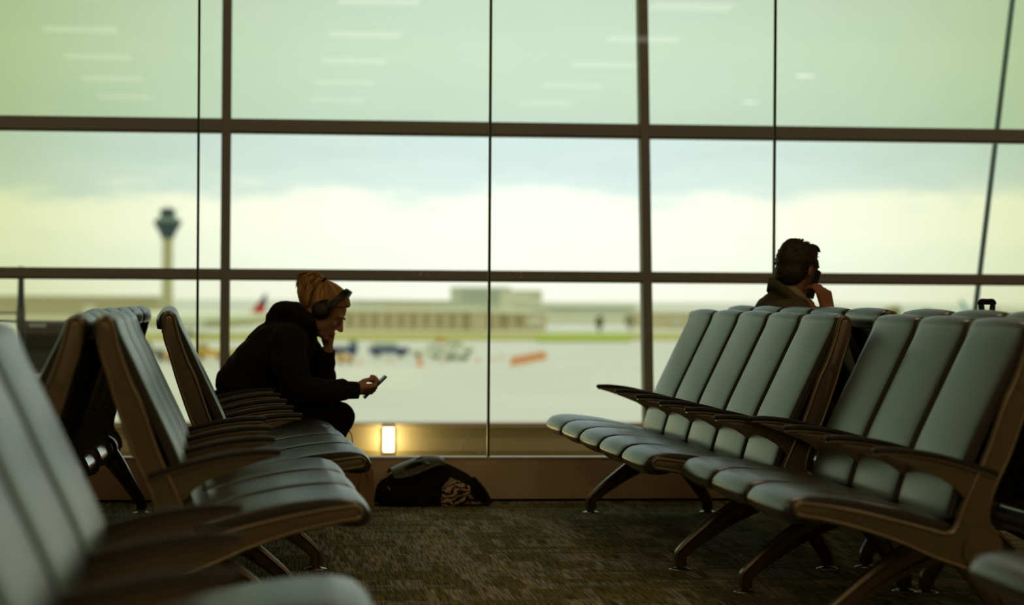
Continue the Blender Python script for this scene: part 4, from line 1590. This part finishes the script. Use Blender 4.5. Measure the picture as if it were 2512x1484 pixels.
patch('grass_field', -300, 1760, 818, 835, GRASS)
patch('grass_verge', 1318, 1545, 821, 839, BGRASS, 0.3)
patch('far_grass_field', -600, 3200, 780, 792, mat('far_grass', (0.40, 0.40, 0.24, 1), 0.9))
MARK = mat('white_apron_paint', (0.78, 0.78, 0.72, 1), 0.5)


def bld(root, name, x0, x1, yt, Y, depth, m, zb=None):
    """box seen between pixel columns x0..x1, roof at pixel row yt, front at distance Y"""
    a, c = out(x0, yt, Y), out(x1, yt, Y)
    bm = bmesh.new()
    add_box(bm, a.x, c.x, Y, Y + depth, GZ if zb is None else zb, (a.z + c.z) / 2)
    return here(bm_obj(name, bm, m), root)


WHITE = mat('pale_render', (0.78, 0.77, 0.70, 1), 0.8)
GREYB = mat('pale_grey_cladding', (0.62, 0.65, 0.61, 1), 0.7)
TANB = mat('tan_cladding', (0.66, 0.58, 0.43, 1), 0.8)
OLIVB = mat('olive_grey_cladding', (0.52, 0.48, 0.32, 1), 0.8)
DOORM = mat('dull_hangar_door', (0.36, 0.32, 0.16, 1), 0.7)
WIN_ = mat('pale_blue_glazing', (0.42, 0.50, 0.52, 1), 0.3)


def building(name, label, cat, x0, x1, yt, Y, depth, m, extras=(), group=None):
    a = out((x0 + x1) / 2, 800, Y)
    root = thing(name, label, cat, (a.x, Y, GZ), 0, group)
    bld(root, 'wall', x0, x1, yt, Y, depth, m)
    for nm, ex0, ex1, et, eb, em in extras:
        p, r = out(ex0, et, Y), out(ex1, eb, Y)
        bm = bmesh.new()
        add_box(bm, p.x, r.x, Y - 0.35, Y + 0.2, max(GZ, r.z), p.z)
        here(bm_obj(nm, bm, em), root)
    p, r = out(x0, yt, Y), out(x1, yt, Y)
    bm = bmesh.new()
    add_box(bm, p.x - 0.4, r.x + 0.4, Y - 0.5, Y + depth + 0.4, p.z - 0.1, p.z + 0.5)
    here(bm_obj('roof_edge', bm, WHITE), root)
    return root


cols = [('door', x, x + 12, 770, 800, DOORM) for x in (852, 884, 914, 946, 978, 1008, 1040, 1072, 1104)] + [('door', 1136, 1152, 768, 804, DOORM)]
building('hangar', 'long pale hangar with a row of dark doors right of the woman', 'building', 800, 1195, 762, 560, 40, TANB, cols)
building('cargo_building', 'pale cargo building with two dark doorways right of the thin glass joint', 'building', 1205, 1340, 768, 575, 40, TANB, [('door', 1228, 1246, 772, 800, DOORM), ('door', 1266, 1282, 774, 798, DOORM), ('window', 1296, 1326, 778, 796, WHITE)])
building('office_block', 'tall hazy pale office block on the horizon in the middle', 'building', 1128, 1252, 706, 1250, 60, GREYB, [('window', 1132, 1250, 712, 720, WIN_), ('window', 1132, 1250, 728, 736, WIN_)])
building('white_block', 'white block with a grey band joined to the right of the office block', 'building', 1258, 1330, 714, 1170, 60, WHITE, [('window', 1300, 1328, 720, 728, GREYB), ('window', 1256, 1328, 745, 750, GREYB)])
building('low_terminal', 'long low grey terminal building behind the hangar', 'building', 870, 1128, 738, 1050, 60, GREYB, [('window', 940, 1050, 746, 762, TANB)])
building('grey_warehouse', 'hazy grey warehouse left of the second window post', 'building', 1335, 1560, 750, 1080, 60, GREYB, [('door', 1380, 1400, 764, 776, TANB)])
building('olive_terminal', 'long olive grey terminal on the horizon at far left', 'building', -120, 380, 726, 900, 60, OLIVB, [('window', -100, 370, 736, 742, TANB), ('door', 205, 235, 750, 776, WHITE)])
building('right_warehouse', 'low tan warehouse right of the second window post', 'building', 1612, 1790, 768, 620, 40, TANB, [('door', 1650, 1668, 776, 800, GREYB)])
building('white_shed', 'low white shed at the far right edge beyond the seats', 'building', 2455, 2560, 766, 640, 30, WHITE, [('door', 2474, 2488, 772, 800, GREYB), ('door', 2500, 2512, 772, 800, GREYB)])

# control tower
CT = mat('tower_concrete', (0.55, 0.53, 0.36, 1), 0.8)
CB = mat('tower_blue_cladding', (0.030, 0.075, 0.125, 1), 0.4)
CG = mat('tower_glazing', (0.02, 0.05, 0.085, 1), 0.2)
TY = 900.0
tw = thing('control_tower', 'airport control tower with a flared blue cab on a pale shaft', 'tower', (out(411, 800, TY).x, TY, GZ))


def tp(px, py):
    return out(px, py, TY)


tx = tp(411, 600).x
sc_t = TY / CAM_F


def lathe(bm, prof, seg=24):
    add_tube(bm, [(tx, TY, z) for r, z in prof], [r for r, z in prof], seg)


Z_ = lambda py: tp(411, py).z
bm = bmesh.new()
lathe(bm, [(14 * sc_t, GZ), (13 * sc_t, Z_(600)), (14 * sc_t, Z_(585))])
here(bm_obj('shaft', bm, CT, None, True, sharp=0.8), tw)
bm = bmesh.new()
lathe(bm, [(13 * sc_t, Z_(588)), (21 * sc_t, Z_(570)), (33 * sc_t, Z_(549)), (34 * sc_t, Z_(544))])
here(bm_obj('cab_base', bm, CB, None, True, sharp=0.8), tw)
bm = bmesh.new()
lathe(bm, [(34 * sc_t, Z_(544)), (33 * sc_t, Z_(541)), (20 * sc_t, Z_(532))])
here(bm_obj('gallery', bm, mat('tower_roof_grey', (0.16, 0.24, 0.24, 1), 0.6), None, True, sharp=0.8), tw)
bm = bmesh.new()
lathe(bm, [(19 * sc_t, Z_(533)), (17 * sc_t, Z_(522)), (20 * sc_t, Z_(521)), (20 * sc_t, Z_(514)), (16 * sc_t, Z_(512))])
here(bm_obj('cab', bm, CG, None, True, sharp=0.8), tw)
bm = bmesh.new()
add_tube(bm, [(tx, TY, Z_(513)), (tx, TY, Z_(506))], 0.8, 8)
here(bm_obj('mast', bm, GREYB, None, True), tw)

# airliners


def plane(label, xn, xt, yc, Y, rad, fin, fin_col, tip_col, nose_left=True):
    """fuselage between pixel columns xn (nose) and xt (tail) round row yc; fin = four pixel corners"""
    root = thing('airplane', label, 'airplane', (out(xt, yc, Y).x, Y, GZ))
    a, c = out(xn, yc, Y), out(xt, yc, Y)
    zc = (a.z + c.z) / 2
    L = c.x - a.x
    bm = bmesh.new()
    prof = [(0.0, 0.05, -0.1), (0.02, 0.45, -0.1), (0.06, 0.85, -0.03), (0.12, 1.0, 0), (0.70, 1.0, 0), (0.82, 0.82, 0.12), (0.93, 0.48, 0.32), (1.0, 0.12, 0.55)]
    add_tube(bm, [(a.x + L * t_, Y, zc + rad * o_) for t_, r_, o_ in prof], [rad * r_ for t_, r_, o_ in prof], 20)
    here(bm_obj('fuselage', bm, mat('white_aircraft_paint', (0.80, 0.82, 0.80, 1), 0.3), None, True), root)

    def slab(name, pts, m, th=0.5):
        P_ = [out(x, y, Y) for x, y in pts]
        bm = bmesh.new()
        add_prism(bm, [(p.x, p.z) for p in P_], Y - th / 2, Y + th / 2)
        return here(bm_obj(name, bm, m), root)
    (x0, y0), (x1, y1), (x2, y2), (x3, y3) = fin           # low front, top front, top rear, low rear
    k_ = 0.52
    ma, mb = (x0 + (x1 - x0) * k_, y0 + (y1 - y0) * k_), (x3 + (x2 - x3) * k_, y3 + (y2 - y3) * k_ + 3)
    slab('tail_fin', [(x0, y0), ma, mb, (x3, y3)], fin_col)
    slab('fin_tip', [ma, (x1, y1), (x2, y2), mb], tip_col)
    bm = bmesh.new()
    wx = a.x + L * 0.42
    add_prism(bm, [(wx, zc - rad * 0.7), (wx + 0.16 * L, zc - rad * 0.6), (wx + 0.16 * L, zc - rad * 0.75), (wx, zc - rad * 0.85)], Y - 14, Y + 14)
    here(bm_obj('wing', bm, GREYB), root)
    bm = bmesh.new()
    tx_ = c.x - 0.08 * L
    add_prism(bm, [(tx_, zc + rad * 0.6), (tx_ + 0.06 * L, zc + rad * 0.6), (tx_ + 0.06 * L, zc + rad * 0.5), (tx_, zc + rad * 0.45)], Y - 5, Y + 5)
    here(bm_obj('tailplane', bm, GREYB), root)
    for t_ in (0.14, 0.50):
        bm = bmesh.new()
        lx = a.x + L * t_
        add_tube(bm, [(lx, Y, zc - rad * 0.8), (lx, Y, GZ + 0.5)], 0.15, 8)
        add_cyl(bm, (lx, Y, GZ + 0.5), 0.5, 1.2, 'y', 16)
        here(bm_obj('landing_gear', bm, DOORM, None, False), root)
    return root


RED = mat('red_fin_paint', (0.62, 0.03, 0.035, 1), 0.4)
NAVY = mat('navy_fin_paint', (0.035, 0.035, 0.16, 1), 0.4)
plane('white airliner with a red and navy tail fin behind the woman', 230, 700, 783, 480.0, 1.55, [(612, 770), (649, 722), (656, 720), (648, 770)], RED, NAVY)
SKYB = mat('pale_blue_fin_paint', (0.22, 0.50, 0.62, 1), 0.4)
plane('far airliner with a pale blue tail fin beside the suitcase handle', 2240, 2392, 784, 700.0, 1.7, [(2368, 772), (2352, 736), (2361, 736), (2386, 772)], SKYB, SKYB)

# ramp vehicles
YEL = mat('yellow_vehicle_paint', (0.72, 0.42, 0.02, 1), 0.4)
AMB = mat('amber_vehicle_paint', (0.78, 0.38, 0.04, 1), 0.4)
BLU = mat('navy_vehicle_paint', (0.03, 0.05, 0.20, 1), 0.4)
WVEH = mat('white_vehicle_paint', (0.80, 0.82, 0.78, 1), 0.35)
GVEH = mat('grey_vehicle_paint', (0.25, 0.25, 0.24, 1), 0.5)
VGL = mat('vehicle_window', (0.35, 0.42, 0.44, 1), 0.15)
TYRE = mat('tyre_rubber', (0.03, 0.03, 0.028, 1), 0.9)


def vehicle(kind, label, cat, x0, x1, yt, yb, mb_, mc, cab=0.35, group=None, deep=2.2):
    """ramp vehicle between pixel columns x0..x1 and rows yt..yb (wheels on the apron)"""
    r = rt * (((x0 + x1) / 2 - 1256) / CAM_F) - up * ((yb - 742) / CAM_F) + fw
    Y = (r * ((GZ - CAM_H) / r.z)).y
    a, c = out(x0, yt, Y), out(x1, yt, Y)
    H = a.z - GZ
    L = c.x - a.x
    root = thing(kind, label, cat, ((a.x + c.x) / 2, Y, GZ), 0, group)
    zb = GZ + 0.22 * H
    bm = bmesh.new()
    add_box(bm, a.x, c.x, Y, Y + deep, zb, GZ + 0.62 * H, 0.05)
    here(bm_obj('body', bm, mb_), root)
    bm = bmesh.new()
    cx0, cx1 = (a.x, a.x + L * cab) if cab > 0 else (c.x + L * cab, c.x)
    add_prism(bm, [(cx0 + 0.02 * L, GZ + 0.6 * H), (cx0 + 0.07 * L, GZ + H), (cx1 - 0.04 * L, GZ + H), (cx1, GZ + 0.6 * H)], Y + 0.1, Y + deep - 0.1)
    cb_ = here(bm_obj('cab', bm, mc), root)
    bm = bmesh.new()
    add_box(bm, cx0 + 0.10 * L, cx1 - 0.07 * L, Y + 0.05, Y + 0.12, GZ + 0.68 * H, GZ + 0.9 * H)
    w_ = bm_obj('window', bm, VGL)
    w_.parent = cb_
    for t_ in (0.2, 0.8):
        for dy in (0.1, deep - 0.1):
            bm = bmesh.new()
            add_cyl(bm, (a.x + L * t_, Y + dy, GZ + 0.17 * H), 0.17 * H, 0.25, 'y', 14)
            here(bm_obj('wheel', bm, TYRE, None, True, sharp=0.8), root)
    return root


vehicle('baggage_loader', 'yellow baggage loader left of the first window post', 'vehicle', 478, 556, 842, 884, YEL, YEL, 0.45)
vehicle('tow_tractor', 'amber tow tractor just left of the thin glass joint near the tower', 'vehicle', 404, 468, 852, 888, AMB, GVEH, -0.4)
vehicle('fuel_truck', 'grey truck between the bench back and the yellow loader', 'truck', 352, 404, 838, 886, GVEH, GVEH, 0.4)
vehicle('service_truck', 'blue service truck right below the woman\'s chin', 'truck', 812, 878, 836, 874, BLU, BLU, -0.35)
vehicle('baggage_tug', 'amber baggage tug before the blue service truck', 'vehicle', 826, 868, 866, 892, AMB, YEL, 0.5)
vehicle('ramp_car', 'dark blue ramp car with pale roof right of the blue truck', 'car', 906, 1004, 838, 876, BLU, WVEH, 0.75)
vehicle('white_van', 'white van right of the dark blue ramp car', 'van', 1012, 1078, 844, 876, WVEH, WVEH, -0.5)
vehicle('white_van', 'rear white van with high roof next to the thin glass joint', 'van', 1096, 1164, 836, 868, WVEH, WVEH, 0.6)
vehicle('white_minibus', 'white minibus between the two white vans', 'van', 1064, 1110, 850, 880, WVEH, WVEH, 0.7)
vehicle('ramp_pickup', 'small yellow pickup on the grass edge behind the white vans', 'truck', 1068, 1100, 824, 842, YEL, YEL, 0.5)
vehicle('sand_truck', 'yellow truck partly hidden behind the woman\'s back', 'truck', 560, 622, 840, 880, mat('sand_paint', (0.62, 0.52, 0.18, 1), 0.5), YEL, -0.3)
vehicle('green_tractor', 'dull green tractor in front of the white vans', 'vehicle', 1094, 1150, 866, 884, mat('dull_green_paint', (0.16, 0.20, 0.10, 1), 0.5), WVEH, 0.4)

# orange barriers and cones on the apron
ORA = mat('orange_plastic', (0.80, 0.27, 0.06, 1), 0.5)


def onground(px, py):
    r = rt * ((px - 1256) / CAM_F) - up * ((py - 742) / CAM_F) + fw
    return r * ((GZ - CAM_H) / r.z) + Vector((0, 0, CAM_H))


ends_ = ['nearest', 'second nearest', 'middle', 'second farthest', 'farthest']
for i in range(5):
    p0, p1 = onground(1256 + 16.4 * i, 896 - 3.4 * i), onground(1256 + 16.4 * (i + 1) - 1.0, 896 - 3.4 * (i + 1))
    d = (p1 - p0)
    L = d.length
    bm = bmesh.new()
    add_prism(bm, [(-0.30, 0), (0.30, 0), (0.24, 0.25), (0.12, 0.45), (0.10, 0.95), (-0.10, 0.95), (-0.12, 0.45), (-0.24, 0.25)], -L / 2, L / 2)
    o = bm_obj('road_barrier', bm, ORA)
    o.location = (p0 + p1) / 2
    o.rotation_euler = (0, 0, math.atan2(d.y, d.x) - PI / 2)
    tag(o, '%s orange barrier of the slanting row on the apron' % ends_[i], 'barrier', 'orange barriers on the apron')
cone_labs = ['orange cone standing apart right of the amber tug', 'small orange cone below the ramp car', 'tallest orange cone, below the first white van', 'small orange cone below the minibus', 'orange cone left of the thin glass joint', 'orange cone right of the thin glass joint', 'orange cone nearest the barrier row']
for lab, (x, y, hgt) in zip(cone_labs, ((884, 892, 0.6), (958, 888, 0.5), (1030, 897, 1.25), (1086, 892, 0.5), (1172, 888, 0.6), (1212, 884, 0.6), (1232, 880, 0.6))):
    bm = bmesh.new()
    add_tube(bm, [(0, 0, 0.05), (0, 0, hgt)], [0.30 * hgt, 0.05 * hgt], 16)
    add_box(bm, -0.36 * hgt, 0.36 * hgt, -0.36 * hgt, 0.36 * hgt, 0, 0.06)
    o = bm_obj('traffic_cone', bm, ORA, None, False)
    o.location = onground(x, y)
    tag(o, lab, 'cone', 'orange cones on the apron')

# far trees
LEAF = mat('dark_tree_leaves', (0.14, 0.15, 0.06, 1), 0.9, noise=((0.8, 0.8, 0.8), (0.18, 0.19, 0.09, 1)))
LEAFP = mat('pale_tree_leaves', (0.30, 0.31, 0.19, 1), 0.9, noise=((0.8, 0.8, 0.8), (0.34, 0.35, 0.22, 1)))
BARK = mat('tree_bark', (0.12, 0.10, 0.06, 1), 0.9)


def tree(label, px, yt, hw, Y, m):
    p, c = out(px, yt, Y), out(px, 800, Y)
    root = thing('tree', label, 'tree', (p.x, Y, GZ))
    H = p.z - GZ
    R_ = hw * Y / CAM_F
    bm = bmesh.new()
    add_tube(bm, [(p.x, Y, GZ), (p.x, Y, GZ + 0.6 * H)], [0.35, 0.2], 8)
    here(bm_obj('trunk', bm, BARK, None, True), root)
    bm = bmesh.new()
    rnd = random.Random(int(px))
    for _ in range(16):
        a_, e_ = rnd.uniform(0, 2 * PI), rnd.uniform(-1, 1)
        k_ = rnd.uniform(0.2, 0.62)
        add_ell(bm, (p.x + math.cos(a_) * R_ * k_, Y + math.sin(a_) * R_ * k_, GZ + H * (0.62 + 0.26 * e_)), (R_ * rnd.uniform(0.35, 0.5),) * 2 + (H * rnd.uniform(0.13, 0.2),), None, 10)
    for v in bm.verts:
        v.co += Vector((rnd.uniform(-1, 1), rnd.uniform(-1, 1), rnd.uniform(-1, 1))) * R_ * 0.06
    here(bm_obj('crown', bm, m, None, False), root)


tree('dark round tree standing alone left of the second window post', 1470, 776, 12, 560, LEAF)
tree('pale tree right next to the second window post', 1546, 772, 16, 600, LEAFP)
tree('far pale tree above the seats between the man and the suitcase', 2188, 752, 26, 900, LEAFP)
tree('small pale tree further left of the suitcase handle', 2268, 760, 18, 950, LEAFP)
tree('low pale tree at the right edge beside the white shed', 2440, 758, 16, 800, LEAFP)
vehicle('blue_van', 'small blue van framed by the suitcase handle', 'van', 2396, 2424, 770, 781, mat('bright_blue_paint', (0.05, 0.13, 0.42, 1), 0.4), WVEH, 0.4)

# slanting steel stay outside the facade at the right
bm = bmesh.new()
sa, sb = out(2376, 900, 16.3), out(2497, -110, 16.3)
dd = (sb - sa) / (sb.z - sa.z)
foot_p = sa + dd * (GZ - sa.z)
top_p = sa + dd * (4.6 - sa.z)
add_tube(bm, [foot_p, top_p], 0.019, 12)
sy_ = bm_obj('steel_stay', bm, mat('blue_grey_steel', (0.06, 0.10, 0.12, 1), 0.4, 0.4), None, True)
tag(sy_, 'thin slanting blue-grey steel stay outside the glass at right', 'steel stay')

# service platform with cabinet and post outside at left
NV = mat('blue_grey_equipment', (0.055, 0.065, 0.075, 1), 0.5, 0.2)
CABM = mat('dark_cabinet_metal', (0.020, 0.022, 0.018, 1), 0.5, 0.0, 0.3)
RAILM = mat('pale_deck_edge', (0.34, 0.36, 0.42, 1), 0.5, 0.3)
EY = 16.8


def ep(px, py, dy=0.0):
    return at(px, py, EY + dy)


eq = thing('service_platform', 'blue-grey equipment platform with cabinet, post and rails outside at left', 'platform', (ep(60, 920).x, EY, GZ))


def ebox(name, x0, x1, yt, yb, d0, d1, m, bev=0.01):
    a_, b_ = ep(x0, yt), ep(x1, yb)
    bm = bmesh.new()
    add_box(bm, a_.x, b_.x, EY + d0, EY + d1, b_.z, a_.z, bev)
    return here(bm_obj(name, bm, m, None, True, sharp=0.9), eq)


cab_ = ebox('cabinet', 58, 178, 787, 917, 0.0, 0.5, CABM, 0.03)
o_ = ebox('name_plate', 72, 113, 795, 803, -0.012, 0.01, RAILM, 0.002)
o_.parent = cab_
o_.matrix_parent_inverse = Matrix()
ebox('deck', -260, 186, 917, 930, -0.15, 0.9, RAILM)
ebox('deck_frame', -260, 182, 930, 952, -0.10, 0.85, CABM)
ebox('top_rail', -260, 58, 764, 771, 0.1, 0.14, NV, 0.008)
ebox('mid_rail', -260, 178, 784, 793, 0.1, 0.15, NV, 0.008)
bm = bmesh.new()
pz = [ep(47, y).z for y in (925, 790, 765, 740, 690, 662, 656, 653)]
px_ = ep(47, 790).x
add_tube(bm, [(px_, EY + 0.12, z) for z in pz], [0.032, 0.032, 0.030, 0.024, 0.021, 0.021, 0.030, 0.014], 14)
here(bm_obj('post', bm, NV, None, True), eq)
for dx in (-0.62, -0.05, 0.30):
    bm = bmesh.new()
    x_ = ep(60, 920).x + dx
    add_box(bm, x_ - 0.06, x_ + 0.06, EY + 0.3, EY + 0.42, GZ, ep(60, 950).z)
    here(bm_obj('support', bm, CABM), eq)
